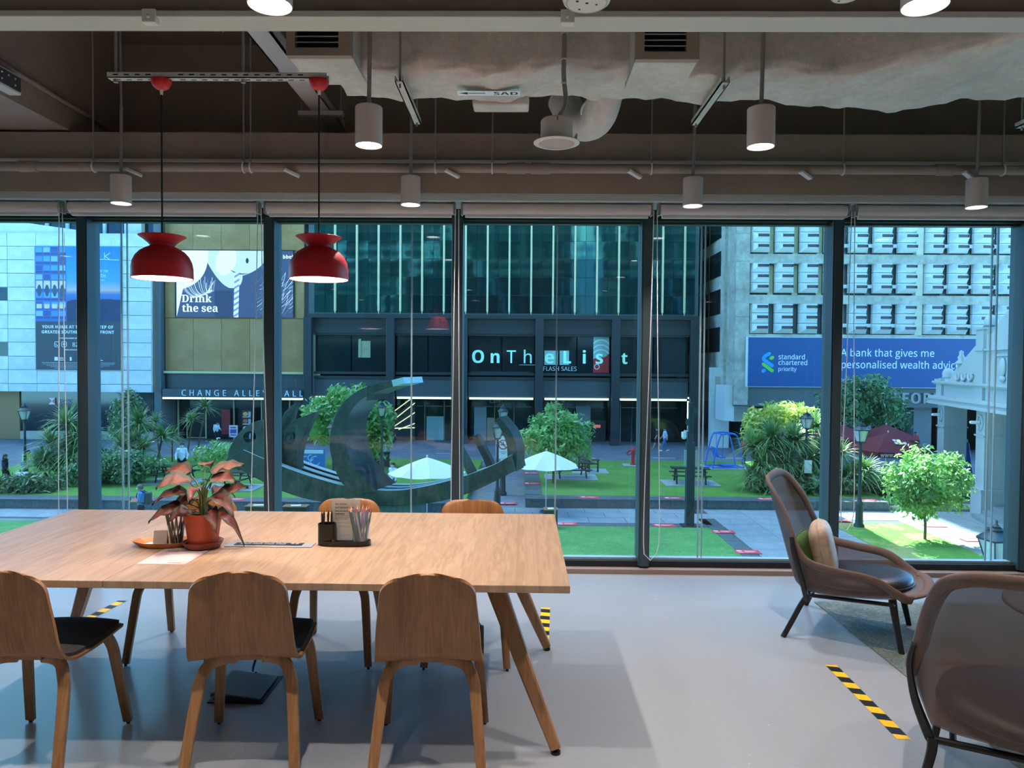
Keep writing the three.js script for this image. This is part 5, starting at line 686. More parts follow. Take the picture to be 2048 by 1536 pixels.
// ---------- greenery ----------
function leafCloud(blobs, n, size, cols, sd, clump = 0.35) {
  seed(sd); const pos = new Float32Array(n * 18), col = new Float32Array(n * 18), nor = new Float32Array(n * 18), C = cols.map((h) => new THREE.Color(h)); const tot = blobs.reduce((s, b) => s + b[3] * b[4], 0); let i = 0;
  const cs = []; for (const b of blobs) { const m = Math.max(4, Math.round(110 * b[3] * b[4] / tot)); for (let k = 0; k < m; k++) { const d = V(rnd(-1, 1), rnd(-1, 1), rnd(-1, 1)).normalize().multiplyScalar(Math.pow(rnd(), 0.3)); cs.push([V(b[0] + d.x * b[3], b[1] + d.y * b[4], b[2] + d.z * b[3]), d, rnd()]); } }
  for (let k = 0; k < n; k++) {
    const [c, d, cv] = cs[k % cs.length], p = V(rnd(-1, 1), rnd(-1, 1), rnd(-1, 1)).multiplyScalar(clump).add(c), s = size * rnd(0.7, 1.35), up = V(rnd(-1, 1), rnd(-0.2, 1.4), rnd(-1, 1)).addScaledVector(d, 0.5).normalize(), a = V(rnd(-1, 1), rnd(-1, 0.3), rnd(-1, 1)).cross(up).normalize().multiplyScalar(s), b = V().crossVectors(up, a).multiplyScalar(0.42);
    const q = [p.clone().sub(a), p.clone().add(b), p.clone().add(a).addScaledVector(up, -s * 0.3), p.clone().sub(b)], cc = C[(cv * 0.6 + rnd(0.4)) * C.length * 0.999 | 0];
    const gn = V().crossVectors(q[1].clone().sub(q[0]), q[2].clone().sub(q[0])).normalize();
    for (const j of [0, 1, 2, 0, 2, 3]) { pos.set([q[j].x, q[j].y, q[j].z], i); nor.set([gn.x, gn.y, gn.z], i); col.set([cc.r, cc.g, cc.b], i); i += 3; }
  }
  const g = new THREE.BufferGeometry(); g.setAttribute('position', new THREE.BufferAttribute(pos, 3)); g.setAttribute('normal', new THREE.BufferAttribute(nor, 3)); g.setAttribute('color', new THREE.BufferAttribute(col, 3)); g.setAttribute('uv', new THREE.BufferAttribute(new Float32Array(n * 12), 2)); g.userData.done = true; return g;
}
const mFol = phy(0xffffff, 0.75, { vertexColors: true, transmission: 0.5, thickness: 0, side: THREE.DoubleSide }), mBark = mat(0x6b5a48, 0.9);
const gGreen = [0x66a04e, 0x78b45c, 0x8cc46c, 0x9ccf78, 0xaed888], gYell = [0xa8c858, 0xc8d868, 0xdce078, 0xb8cc60], gDark = [0x4a804c, 0x568c56, 0x66985e, 0x78a86c], gGloss = [0x5c9450, 0x70a85a, 0x84b862, 0xa6cc70, 0xbcd884];
function tree(label, x, y, z, th, blobs, n, size, cols, sd, tr = 0.09) {
  const t = thing('tree', label, 'tree', [x, y, z]); stuff(part(t, 'foliage', leafCloud(blobs, n, size, cols, sd, 0.16 * (blobs[0][3] + 0.8)), mFol)); seed(sd);
  part(t, 'trunk', tube([[0, 0, 0], [rnd(-0.06, 0.06), th * 0.4, 0.02], [rnd(-0.08, 0.08), th * 0.75, 0], [0, th, 0]], tr, 12, 8), mBark);
  for (const b of blobs) part(t, 'branch', rod([0, th * 0.8, 0], [b[0] * 0.8, b[1], b[2] * 0.8], tr * 0.55, 6, tr * 0.2), mBark); return t;
}
tree('broad light green tree behind the bronze sculpture', -9.9, LAWN, -41.4, 1.9, [[0, 2.9, 0, 2.0, 1.3], [-1.5, 2.4, 0, 1.2, 1.1], [1.5, 2.5, 0, 1.2, 1.2], [0.2, 3.9, 0, 1.1, 0.7], [1.8, 1.5, 0, 0.8, 0.8]], 5200, 0.17, gGreen, 511);
tree('slender bright green tree beside the white umbrella on the lawn', 1.6, LAWN, -36.6, 1.5, [[0.1, 2.5, 0, 1.5, 1.0], [-0.9, 1.9, 0, 0.9, 0.8], [0.9, 2.2, 0, 1.0, 0.9], [0.2, 3.3, 0, 0.9, 0.5], [0.1, 1.4, 0, 1.2, 0.5]], 4200, 0.15, gGreen, 517, 0.06);
tree('small round tree with glossy leaves standing in the sunlit grass', 14.72, G, -26.98, 1.5, [[0, 2.4, 0, 1.25, 0.95], [-0.6, 2.0, 0.1, 0.85, 0.8], [0.6, 2.1, 0, 0.9, 0.8], [0, 1.45, 0, 0.8, 0.55]], 5200, 0.11, gGloss, 521, 0.05);
tree('tall dark green tree behind the maroon umbrellas', 21.4, G, -46.5, 3.0, [[0, 4.2, 0, 2.1, 1.2], [-1.5, 3.6, 0, 1.3, 0.9], [1.4, 3.6, 0, 1.3, 0.9], [0.2, 5.0, 0, 1.2, 0.6]], 5000, 0.16, gDark, 527, 0.12);
tree('yellow-green leafy tree above the strap-leaved shrubs', 13.6, LAWN, -38.6, 2.4, [[0, 3.3, 0, 1.2, 0.6], [-1.1, 3.0, 0, 0.8, 0.6], [0.9, 3.2, 0, 0.9, 0.5], [-1.5, 2.3, 0, 0.5, 0.4]], 2600, 0.15, gYell, 531, 0.07);
tree('dark feathery conifer beside the mall canopy', -24.3, LAWN, -45.2, 2.2, [[0, 2.3, 0, 1.1, 1.5], [0.1, 3.4, 0, 0.6, 0.8]], 2400, 0.13, gDark, 533, 0.06);
function rosette(cx, cy, cz, n, L, w, sd, droop = 1) { seed(sd); const gs = []; for (let k = 0; k < n; k++) { const az = rnd(6.283), e = rnd(0.1, 1.35), l = L * rnd(0.75, 1.15), dx = Math.cos(az), dz = Math.sin(az); gs.push(grid(5, 1, (u, v) => { const r = l * u * Math.cos(e) + droop * 0.06 * u * u, h = l * u * Math.sin(e) - droop * l * 0.42 * u * u * (1.2 - e * 0.45), ww = w * (1 - u * 0.92) * (v - 0.5); return [cx + dx * r - dz * ww, cy + h, cz + dz * r + dx * ww]; })); } return gs; }
const strapM = [0x62904e, 0x729c5a, 0x84ac66, 0xa4c470].map((h) => phy(h, 0.6, { transmission: 0.4, thickness: 0, side: THREE.DoubleSide }));
function palm(label, x, y, z, heads, m, sd) { const t = thing('strap_leaf_plant', label, 'plant', [x, y, z], 0, 'strap-leaved garden plants'); heads.forEach(([hx, hy, hz, n, L], k) => { const o = part(t, 'leaf_head', rosette(hx, hy, hz, Math.round(n * 1.8), L * 1.25, 0.11, sd + k, 1.25), strapM[(m + k) % 3]); stuff(o); if (n > 45 && hy > 0.4) part(t, 'stem', rod([hx * 0.7, 0, hz * 0.7], [hx, hy, hz], 0.05, 7), mBark); }); }
seed(600); const clump = (n, w, h) => Array.from({ length: n }, (_, k) => { const a = rnd(-w, w); return [a, 0.25 + rnd() * h * (1 - Math.abs(a) / w * 0.5), rnd(-0.3, 0.8), 45, 1.05]; });
palm('tall clump of drooping strap-leaved plants on the lawn beside the path lantern', -22.3, LAWN, -36.6, [...clump(14, 1.6, 2.4), [-0.4, 2.7, 0, 80, 1.3], [0.8, 2.2, 0.2, 70, 1.2], [-1.0, 1.7, 0.3, 70, 1.2], [0.3, 1.3, 0.6, 70, 1.1], [-0.3, 0.6, 0.8, 70, 1.1], [1.2, 1.1, 0.3, 60, 1.0], [-1.4, 0.7, 0.6, 60, 1.0]], 0, 541);
palm('strap-leaved plants rising above the low hedge near the white pier', -20.2, LAWN, -38.4, [...clump(8, 1.3, 1.8), [0.2, 2.6, 0, 70, 1.2], [1.5, 1.9, 0.2, 60, 1.0], [0.6, 1.3, 0.4, 60, 1.0], [-0.5, 0.8, 0.5, 60, 1.0]], 1, 551);
palm('spiky young palms in front of the mall glass', -20.7, LAWN, -43.5, [[-1.0, 2.3, 0, 50, 0.9], [1.2, 2.4, 0, 50, 0.85], [0.1, 1.4, 0.2, 50, 0.9], [1.9, 3.1, -0.2, 50, 0.9]], 1, 557);
palm('dense dark clump of strap-leaved shrubs next to the lantern post', 12.3, LAWN, -35.4, [...clump(14, 1.7, 2.2), [-1.3, 2.0, 0.2, 80, 1.2], [-0.3, 2.4, 0, 90, 1.3], [0.7, 2.3, 0, 90, 1.3], [-1.0, 1.0, 0.6, 80, 1.2], [0.1, 1.3, 0.5, 80, 1.2], [1.3, 1.5, 0.3, 70, 1.1], [-0.4, 0.4, 0.9, 70, 0.9], [0.8, 0.5, 0.8, 70, 0.9]], 0, 561);
palm('bright green fan of strap leaves beside the yellow-green tree', 14.2, LAWN, -36.2, [...clump(6, 0.9, 2.0), [0.1, 2.9, 0, 90, 1.1], [0.5, 1.6, 0.4, 80, 1.1], [0.3, 0.6, 0.6, 70, 1.0]], 2, 571);
palm('leafy strap plants below the maroon umbrella corner', 15.6, LAWN, -35.3, [...clump(6, 0.7, 1.3), [-0.4, 1.7, 0, 70, 0.9], [0.3, 0.9, 0.2, 70, 0.9], [-0.3, 0.5, 0.4, 60, 0.9]], 2, 577);
function hedge(label, x, y, z, blobs, n, cols, sd) { const t = thing('hedge_shrub', label, 'shrub', [x, y, z]); stuff(part(t, 'foliage', leafCloud(blobs, n, 0.12, cols, sd, 0.3), mFol)); part(t, 'stem', [0, 1, 2].map((k) => rod([k * 0.3 - 0.3, 0, 0], [k * 0.5 - 0.5, 0.7, 0], 0.03, 6)), mBark); }
hedge('broad dark leafy hedge on the slope behind the man with the backpack', -19.3, LAWN, -35.3, [[-1.0, 0.7, 0, 1.0, 0.65], [0.1, 0.85, 0, 1.0, 0.7], [0.9, 0.8, -0.3, 0.8, 0.6], [-1.8, 0.4, 0.5, 0.8, 0.45]], 4200, gDark, 581);
hedge('fine light green shrub behind the man in the white shirt', -16.3, LAWN, -40.2, [[0, 0.8, 0, 1.5, 0.7], [1.2, 0.6, 0, 0.9, 0.5]], 2200, gGreen, 583);
hedge('low clipped hedge mound at the foot of the lantern post by the path', -22.8, LAWN, -33.1, [[-1.0, 0.2, 0, 0.9, 0.3], [0.3, 0.25, 0, 1.0, 0.32], [1.2, 0.2, 0, 0.8, 0.3]], 2400, [0x5a7a44, 0x688a4c, 0x4c6c3c], 587);
hedge('dark ground shrubs under the strap-leaved clump on the lawn edge', 13.1, LAWN, -34.7, [[-1.6, 0.5, 0, 0.9, 0.5], [0.0, 0.5, 0.1, 1.0, 0.5], [1.5, 0.5, 0, 1.1, 0.55]], 3200, gDark, 589);
hedge('shaded shrubs between the lantern post and the café furniture', 16.9, LAWN - 0.3, -35.6, [[0, 0.5, 0, 0.9, 0.45], [0.9, 0.45, -0.3, 0.7, 0.4]], 2200, gDark, 593);
// ---------- lantern posts ----------
const mPost = mat(0x2c3c42, 0.5, { metalness: 0.2 }), mLampGlass = phy(0xdfe6e2, 0.35, { transmission: 0.35, thickness: 0 });
const lanternG = (() => { const c4 = (r0, r1, y0, y1) => cyl(r0, r1, y0, y1, 0, 0, 4).rotateY(Math.PI / 4); const bars = [0, 1, 2, 3].map((k) => { const a = k * Math.PI / 2 + Math.PI / 4; return rod([Math.cos(a) * 0.165, 0.02, Math.sin(a) * 0.165], [Math.cos(a) * 0.3, 0.46, Math.sin(a) * 0.3], 0.014, 5); });
  return { glass: share(c4(0.155, 0.285, 0.03, 0.46)), frame: share([...bars, c4(0.18, 0.18, 0, 0.035), c4(0.33, 0.33, 0.455, 0.49)]), roof: share([c4(0.345, 0.2, 0.49, 0.6), c4(0.2, 0.14, 0.6, 0.66), c4(0.17, 0.15, 0.66, 0.7), lathe([[0, 0.86], [0.03, 0.82], [0.02, 0.78], [0.06, 0.74], [0.1, 0.7], [0, 0.7]], 12)]) }; })();
function lanternPost(label, x, z, H, y0 = G, s = 1) {
  const t = thing('lantern_post', label, 'street lamp', [x, y0, z], 0.15, 'lantern posts in the plaza'); const h = H - 0.86 * s;
  part(t, 'pole', lathe([[0.2, 0], [0.2, 0.1], [0.15, 0.16], [0.13, 0.9], [0.16, 0.95], [0.09, 1.05], [0.07, 1.15], [0.055, h - 0.3], [0.075, h - 0.28], [0.05, h - 0.22], [0.05, h - 0.06], [0.11, h]], 16), mPost);
  const l = new THREE.Group(); l.name = 'lantern'; l.position.y = h; l.scale.setScalar(s); t.add(l); part(l, 'glass', lanternG.glass, mLampGlass); part(l, 'frame', lanternG.frame, mPost); part(l, 'roof', lanternG.roof, mPost); return t;
}
for (const a of [['lantern post beside the sloping lectern board on the path', -25.1, -37, 4.15], ['lantern post standing behind the bronze crescent', -7.3, -28.6, 4.15], ['lantern post next to the dark litter bins', -7.5, -39.6, 4.3], ['lantern post in front of the no smoking sign', -1.0, -31.2, 4.0], ['lantern post carrying the no smoking sign', -0.88, -35.5, 4.4], ['lantern post among the strap-leaved shrubs with a white notice', 13.3, -34.6, 4.25], ['lantern post at the corner of the sunlit grass', 13.25, -29.0, 4.2]]) lanternPost(...a);
lanternPost('large lantern just outside the glass beside the sunlit grass', 8.72, -13.6, 3.5, G, 0.95);
{
  const [g, m] = printed(0.62, 0.95, 128, 196, (c, w, h) => { c.fillStyle = '#e6e8e8'; c.fillRect(0, 0, w, h); c.strokeStyle = '#c23a40'; c.lineWidth = 10; c.beginPath(); c.arc(64, 70, 44, 0, 7); c.moveTo(34, 40); c.lineTo(96, 102); c.stroke(); c.fillStyle = '#26292c'; c.fillRect(34, 66, 52, 8); c.fillRect(60, 40, 8, 40); c.fillStyle = '#888'; c.fillRect(30, 140, 68, 6); c.fillRect(38, 156, 52, 6); });
  const t = thing('prohibition_sign', 'white no smoking sign with a red barred circle on the post', 'sign', [-0.86, G + 2.3, -35.35]); part(t, 'board', bx(-0.36, 0.36, -0.55, 0.55, -0.03, 0), mat(0xd4d8d8, 0.5)); part(t, 'print', g, m).position.z = 0.004; part(t, 'pole_band', [bx(-0.1, 0.1, -0.3, -0.25, -0.25, 0), bx(-0.1, 0.1, 0.25, 0.3, -0.25, 0)], mPost);
  one('post_notice', 'white notice sheet fixed to the lantern post in the shrubs', 'notice', [rb(13.1, 13.45, G + 1.35, G + 1.95, -34.32, -34.28, 0.01, 1), bx(13.2, 13.36, G + 1.6, G + 1.7, -34.5, -34.3)], mat(0xdfe8ee, 0.5)); one('post_notice', 'white notice sheet taped low on the far lantern post', 'notice', [rb(-0.98, -0.62, G + 1.25, G + 1.75, -35.3, -35.26, 0.01, 1), bx(-0.9, -0.8, G + 1.4, G + 1.5, -35.45, -35.28)], mat(0xc9dfe8, 0.5));
  const p = thing('camera_post', 'tall square dark post with cameras and a junction box on the turf edge', 'post', [6.6, G, -28.9]); part(p, 'post', [rb(-0.16, 0.16, 0, 3.3, -0.16, 0.16, 0.02), rb(-0.09, 0.09, 3.3, 4.85, -0.09, 0.09, 0.015)], mPost); part(p, 'base_plate', bx(-0.32, 0.32, 0, 0.05, -0.32, 0.32), mPost); for (const s of [-1, 1]) part(p, 'clamp_panel', bx(s * 0.2 - 0.04, s * 0.2 + 0.04, 2.35, 3.0, 0.05, 0.12), mat(0x9aa8ac, 0.5)); part(p, 'camera', [cyl(0.1, 0.1, 0, 0.2, 0, 0, 14).translate(-0.25, 3.5, 0), sph(0.1, -0.25, 3.5, 0), bx(-0.25, 0, 3.7, 3.76, -0.03, 0.03)], mat(0xd3d7d7, 0.4)); part(p, 'speaker', [cyl(0.05, 0.14, 0, 0.25, 0, 0, 14).rotateX(Math.PI / 2).translate(-0.15, 4.1, 0.1), cyl(0.04, 0.12, 0, 0.2, 0, 0, 14).rotateX(Math.PI / 2).translate(0.1, 4.55, 0.1)], mPost);
  const l = thing('lectern_board', 'small sloping white information board on two legs by the path', 'sign', [-24.9, G, -36.4], 0.2); part(l, 'board', bx(-0.45, 0.45, -0.02, 0.02, -0.32, 0.32).rotateX(0.75).translate(0, 0.95, 0), mat(0xcfe0e8, 0.5)); for (const s of [-1, 1]) part(l, 'leg', rod([s * 0.35, 0, 0], [s * 0.35, 0.95, 0], 0.025), mPost); l.scale.setScalar(0.62); l.position.y = G;
  const b = thing('picture_board', 'bright blue picture board behind the bronze boat', 'board', [-11.2, LAWN, -39.2]); const [pg, pm2] = printed(1.5, 1.0, 160, 108, (c, w, h) => { c.fillStyle = '#2a7fd0'; c.fillRect(0, 0, w, h); c.fillStyle = '#dbeaf5'; c.fillRect(10, 6, 140, 22); c.strokeStyle = '#cfe4f6'; c.lineWidth = 5; for (const [x, y, r] of [[50, 66, 22], [104, 70, 26], [78, 52, 16]]) { c.beginPath(); c.arc(x, y, r, 0.4, 5); c.stroke(); } }); part(b, 'board', bx(-0.78, 0.78, 0.28, 1.34, -0.04, 0), mat(0x7f9cb4, 0.5)); part(b, 'print', pg, pm2).position.set(0, 0.81, 0.006); for (const s of [-1, 1]) part(b, 'leg', bx(s * 0.7 - 0.03, s * 0.7 + 0.03, 0, 0.3, -0.05, 0), mPost);
}
// ---------- umbrellas ----------
function umbrella(name, label, x, y, z, R, top, drop, m, n = 8, turn = 0, val = 0, group) {
  const t = thing(name, label, 'umbrella', [x, y, z], turn, group); const pt = (k, r, h) => [Math.cos(k / n * 6.28318) * r, h, Math.sin(k / n * 6.28318) * r];
  for (let k = 0; k < n; k++) { const A = pt(k, R, top - drop), B = pt(k + 1, R, top - drop), g = grid(6, 6, (u, v) => { const a = V(...A), b = V(...B), s = a.lerp(b, v); return [s.x * u, lerp(top, top - drop, u) - 0.05 * Math.sin(v * Math.PI) * u + 0.04 * Math.sin(u * Math.PI), s.z * u]; }); const o = part(t, 'canopy_panel', [g, ...(val ? [grid(4, 1, (u, v) => { const s = V(...A).lerp(V(...B), u); return [s.x, top - drop - 0.05 * Math.sin(u * Math.PI) - v * val, s.z]; })] : [])], m); part(o, 'rib', rod([0, top - 0.04, 0], [A[0], A[1] - 0.03, A[2]], 0.012, 5), mSteel); }
  part(t, 'pole', [rod([0, 0, 0], [0, top + 0.06, 0], 0.025), sph(0.04, 0, top + 0.06, 0)], mWhite); part(t, 'base', cyl(0.3, 0.26, 0, 0.08, 0, 0, 16), mPost); return t;
}
const mUmbW = phy(0xe8f0f2, 0.8, { transmission: 0.25, thickness: 0, side: THREE.DoubleSide }), mUmbM = mat(0x6d2630, 0.8, { side: THREE.DoubleSide }), mUmbB = mat(0x1d3f8a, 0.7);
umbrella('market_umbrella', 'white market umbrella over the near table by the slender tree', 1.07, G, -31.3, 1.42, 2.62, 0.62, mUmbW, 8, 0.4, 0, 'white umbrellas'); umbrella('market_umbrella', 'white market umbrella half hidden behind the bronze hull', -3.75, G, -29.4, 1.55, 2.55, 0.62, mUmbW, 8, 0.2, 0, 'white umbrellas');
const cu = umbrella('cafe_umbrella', 'maroon square umbrella with white emblem and web address on its valance', 18.75, G, -38, 1.95, 2.95, 0.85, mUmbM, 4, Math.PI / 4 + 0.1, 0.26); umbrella('cafe_umbrella', 'maroon square umbrella behind the lantern post, partly under the dark tree', 18.3, G, -42.6, 1.8, 3.0, 0.75, mUmbM, 4, Math.PI / 4, 0.24); umbrella('cafe_umbrella', 'maroon square umbrella between the other two maroon ones', 21.2, G, -43.2, 1.8, 2.95, 0.75, mUmbM, 4, Math.PI / 4, 0.24);
{ const s = new THREE.Group(); s.name = 'printed_marks'; s.rotation.y = -Math.PI / 4; cu.add(s); letters(s, 'www.herworldplus', 0.19, 0.01, -1.25, 1.86, 1.40, mat(0xe4dada, 0.6), 0.01, font.b); part(s, 'emblem', [0, 1, 2, 3, 4].map((k) => bx(-0.3 + (k % 3) * 0.22, -0.14 + (k % 3) * 0.22, (k / 3 | 0) * 0.22, (k / 3 | 0) * 0.22 + 0.16, -0.012, 0.012).rotateX(-1.0).translate(0.15, 2.44, 0.9)), mat(0xdcdcdc, 0.6));
  const u = thing('closed_umbrella', 'furled navy blue umbrella by the pavilion column', 'umbrella', [21.7, G, -36.2]); part(u, 'canopy', lathe([[0, 2.7], [0.08, 2.6], [0.2, 1.6], [0.3, 0.95], [0.22, 0.75], [0.05, 0.75]], 12), mUmbB); part(u, 'pole', rod([0, 0, 0], [0, 2.8, 0], 0.03), mWhite); part(u, 'emblem', sph(0.07, -0.24, 1.15, 0.16, 1, 1, 0.5), mat(0xc9b46a, 0.5));
  const gb = thing('menu_stand', 'dark green menu stand with white frame on a round base', 'stand', [19.9, G, -33.4], -0.4); part(gb, 'panel', rb(-0.3, 0.3, 0.3, 1.35, -0.04, 0.04, 0.02), mat(0x1c5240, 0.5)); part(gb, 'frame', [bx(-0.37, -0.3, 0.1, 1.5, -0.05, 0.05), bx(0.3, 0.37, 0.1, 1.5, -0.05, 0.05), bx(-0.37, 0.37, 1.43, 1.5, -0.05, 0.05)], mWhite); part(gb, 'base', cyl(0.5, 0.48, 0, 0.1, 0, 0, 20), mWhite); }
// ---------- seats, hydrant, bins, swing ----------
const mTimber = mat(0x2b3433, 0.7), mPadS = mat(0x9aa7ab, 0.8);
function picnic(label, x, z, turn, y = LAWN) {
  const t = thing('picnic_table', label, 'table', [x, y + 0.03, z], turn, 'dark picnic tables'); for (let k = 0; k < 5; k++) part(t, 'top_plank', bx(-0.95, 0.95, 0.72, 0.76, -0.37 + k * 0.15, -0.235 + k * 0.15), mTimber); for (const s of [-1, 1]) for (const q of [0, 1]) part(t, 'seat_plank', bx(-0.95, 0.95, 0.42, 0.46, s * 0.72 + (q - 1) * 0.14 * 1, s * 0.72 + (q - 1) * 0.14 + 0.13), mTimber);
  for (const a of [-0.7, 0.7]) { for (const s of [-1, 1]) part(t, 'leg', rod([a, 0, s * 0.62], [a, 0.73, s * 0.22], 0.045, 4), mTimber); part(t, 'brace', [bx(a - 0.02, a + 0.02, 0.36, 0.43, -0.84, 0.84), bx(a - 0.02, a + 0.02, 0.66, 0.72, -0.36, 0.36)], mTimber); }
  one('concrete_pad', 'square pale paving pad under a dark picnic table', 'pad', bx(x - 1.35, x + 1.35, y - 0.02, y + 0.03, z - 0.95, z + 0.95), mPadS, 'pads under the picnic tables');
}
picnic('dark timber picnic table in front of the square camera post', 8.45, -37.0, -0.1); picnic('dark timber picnic table below the slender lawn tree', 2.6, -38.6, 0.15); picnic('dark timber picnic table in front of the man in the white shirt', -17.0, -36.0, 0.1); picnic('dark timber picnic table behind the potted plant', -13.6, -34.4, -0.2);
{
  const t = thing('garden_bench', 'dark timber garden bench with armrests on the lawn', 'bench', [3.75, LAWN, -41.2], 1.9); for (let k = 0; k < 4; k++) part(t, 'seat_slat', bx(-0.7, 0.7, 0.42, 0.45, -0.2 + k * 0.12, -0.1 + k * 0.12), mTimber); for (let k = 0; k < 4; k++) part(t, 'back_slat', bx(-0.7, 0.7, 0.55 + k * 0.12, 0.64 + k * 0.12, -0.27, -0.24), mTimber); for (const s of [-1, 1]) { part(t, 'leg', [bx(s * 0.7 - 0.04, s * 0.7 + 0.04, 0, 1.05, -0.3, -0.22), bx(s * 0.7 - 0.04, s * 0.7 + 0.04, 0, 0.64, 0.22, 0.3)], mTimber); part(t, 'armrest', bx(s * 0.7 - 0.05, s * 0.7 + 0.05, 0.64, 0.69, -0.3, 0.34), mTimber); }
  one('concrete_pad', 'small pale paving pad under the garden bench', 'pad', bx(2.8, 4.8, LAWN - 0.02, LAWN - 0.002, -42, -40.2), mPadS);
  const h = thing('fire_hydrant', 'tall red fire hydrant with curved outlets on the lawn', 'hydrant', [6.6, LAWN, -43.6]); const mR = mat(0xc4262c, 0.5); part(h, 'barrel', lathe([[0.18, 0], [0.18, 0.06], [0.12, 0.08], [0.12, 0.8], [0.16, 0.82], [0.16, 0.92], [0.1, 0.98], [0.05, 1.02], [0.04, 1.1], [0, 1.1]], 16), mR); for (const s of [-1, 1]) part(h, 'outlet', [tube([[s * 0.08, 0.86, 0], [s * 0.25, 0.84, 0], [s * 0.34, 0.74, 0], [s * 0.35, 0.62, 0]], 0.05, 12, 8), tube([[s * 0.1, 0.7, 0], [s * 0.24, 0.6, 0], [s * 0.34, 0.62, 0]], 0.02, 10, 6)], mR); one('concrete_pad', 'small pale pad under the red hydrant', 'pad', bx(6.0, 7.2, LAWN - 0.02, LAWN + 0.015, -44.1, -43.1), mPadS);
  const s = thing('blue_swing', 'bright blue tubular swing seat frame on the lawn', 'swing', [11.8, LAWN, -43], 0.15), mB = mat(0x1f6fd0, 0.4); const T = (p, r = 0.045) => tube(p, r, 20, 8);
  for (const z of [-0.55, 0.55]) { part(s, 'side_frame', [T([[-0.95, 0, z], [-0.75, 1.0, z], [-0.55, 1.75, z], [-0.4, 1.95, z], [0, 2.0, z], [0.4, 1.95, z], [0.55, 1.75, z], [0.75, 1.0, z], [0.95, 0, z]]), rod([-0.95, 0.05, z], [0.95, 0.05, z], 0.045)], mB); } part(s, 'top_bar', [rod([-0.4, 1.98, -0.55], [-0.4, 1.98, 0.55], 0.04), rod([0.4, 1.98, -0.55], [0.4, 1.98, 0.55], 0.04), rod([-0.92, 0.05, -0.55], [-0.92, 0.05, 0.55], 0.04), rod([0.92, 0.05, -0.55], [0.92, 0.05, 0.55], 0.04)], mB);
  part(s, 'swing_seat', [bx(-0.45, -0.1, 0.6, 0.64, -0.4, 0.4), ...Array.from({ length: 8 }, (_, k) => rod([-0.5 - 0.0, 0.62, -0.38 + k * 0.108], [-0.62, 1.15, -0.38 + k * 0.108], 0.02, 5)), bx(-0.66, -0.6, 1.12, 1.18, -0.42, 0.42), rod([-0.3, 0.62, -0.4], [-0.3, 1.95, -0.5], 0.02), rod([-0.3, 0.62, 0.4], [-0.3, 1.95, 0.5], 0.02)], mB); part(s, 'foot_rest', bx(-0.2, 0.6, 0.12, 0.16, -0.5, 0.5), mB); one('concrete_pad', 'pale paving pad under the blue swing', 'pad', bx(10.6, 13.1, LAWN - 0.02, LAWN + 0.02, -44, -42.1), mPadS);
  for (const [x, z, hh, l] of [[-7.9, -42.2, 1.15, 'tall dark litter bin with a white notice beside the lantern post'], [-8.6, -42.8, 1.0, 'shorter dark litter bin behind the taller one']]) { const b = thing('litter_bin', l, 'bin', [x, G, z], 0.2); part(b, 'body', rb(-0.35, 0.35, 0.05, hh, -0.3, 0.3, 0.04), mPost); part(b, 'lid', rb(-0.38, 0.38, hh, hh + 0.07, -0.33, 0.33, 0.02), mPost); for (const s2 of [-1, 1]) part(b, 'hinge', bx(0.3, 0.4, 0.55 + s2 * 0.2, 0.62 + s2 * 0.2, 0.2, 0.33), mPost); if (hh > 1.1) part(b, 'notice', bx(-0.16, 0.16, -0.01, 0.01, -0.22, 0.22).rotateX(1.1).translate(0, hh + 0.28, 0), mat(0xd3e2ea, 0.5)); }
  for (const [x, z, l] of [[-10.15, -28.4, 'timber counter desk with a white sheet on it'], [-8.7, -28.4, 'dark counter desk with a bag on it'], [1.15, -28.3, 'dark slim console at the foot of the white umbrella']]) { const b = thing('counter_desk', l, 'desk', [x, G, z]); part(b, 'top', rb(-0.5, 0.5, 0.98, 1.03, -0.35, 0.35, 0.01, 1), mat(0x8a6a4c, 0.5)); part(b, 'front_panel', bx(-0.46, 0.46, 0, 0.98, 0.24, 0.28), mat(0x4c4640, 0.6)); for (const s2 of [-1, 1]) part(b, 'side_panel', bx(s2 * 0.45 - 0.02, s2 * 0.45 + 0.02, 0, 0.98, -0.3, 0.26), mat(0x4c4640, 0.6)); b.scale.set(l.includes('slim') ? 0.55 : 0.95, 0.74, 0.8); part(b, 'sheet', bx(-0.2, 0.2, 1.03, 1.036, -0.15, 0.15).rotateY(0.2), mat(0xd8e6ee, 0.6)); }
  const fs = thing('food_standee', 'tall standing board of food photographs by the shop entrance', 'sign', [-22.0, G, -58.9]); const [fg, fm] = printed(0.75, 2.4, 120, 384, (c, w, h) => { c.fillStyle = '#22262a'; c.fillRect(0, 0, w, h); for (let k = 0; k < 4; k++) { c.fillStyle = ['#c9a25c', '#b8603c', '#d8cdb8', '#a83c38'][k]; c.beginPath(); c.ellipse(42, 46 + k * 92, 32, 26, 0, 0, 7); c.fill(); c.fillStyle = '#8fa8c4'; c.fillRect(80, 16 + k * 92, 32, 60); c.fillStyle = '#e8e4dc'; c.fillRect(8, 80 + k * 92, 100, 8); } }); part(fs, 'board', bx(-0.4, 0.4, 0, 2.5, -0.06, 0), mBlack); part(fs, 'print', fg, fm).position.set(0, 1.25, 0.005);
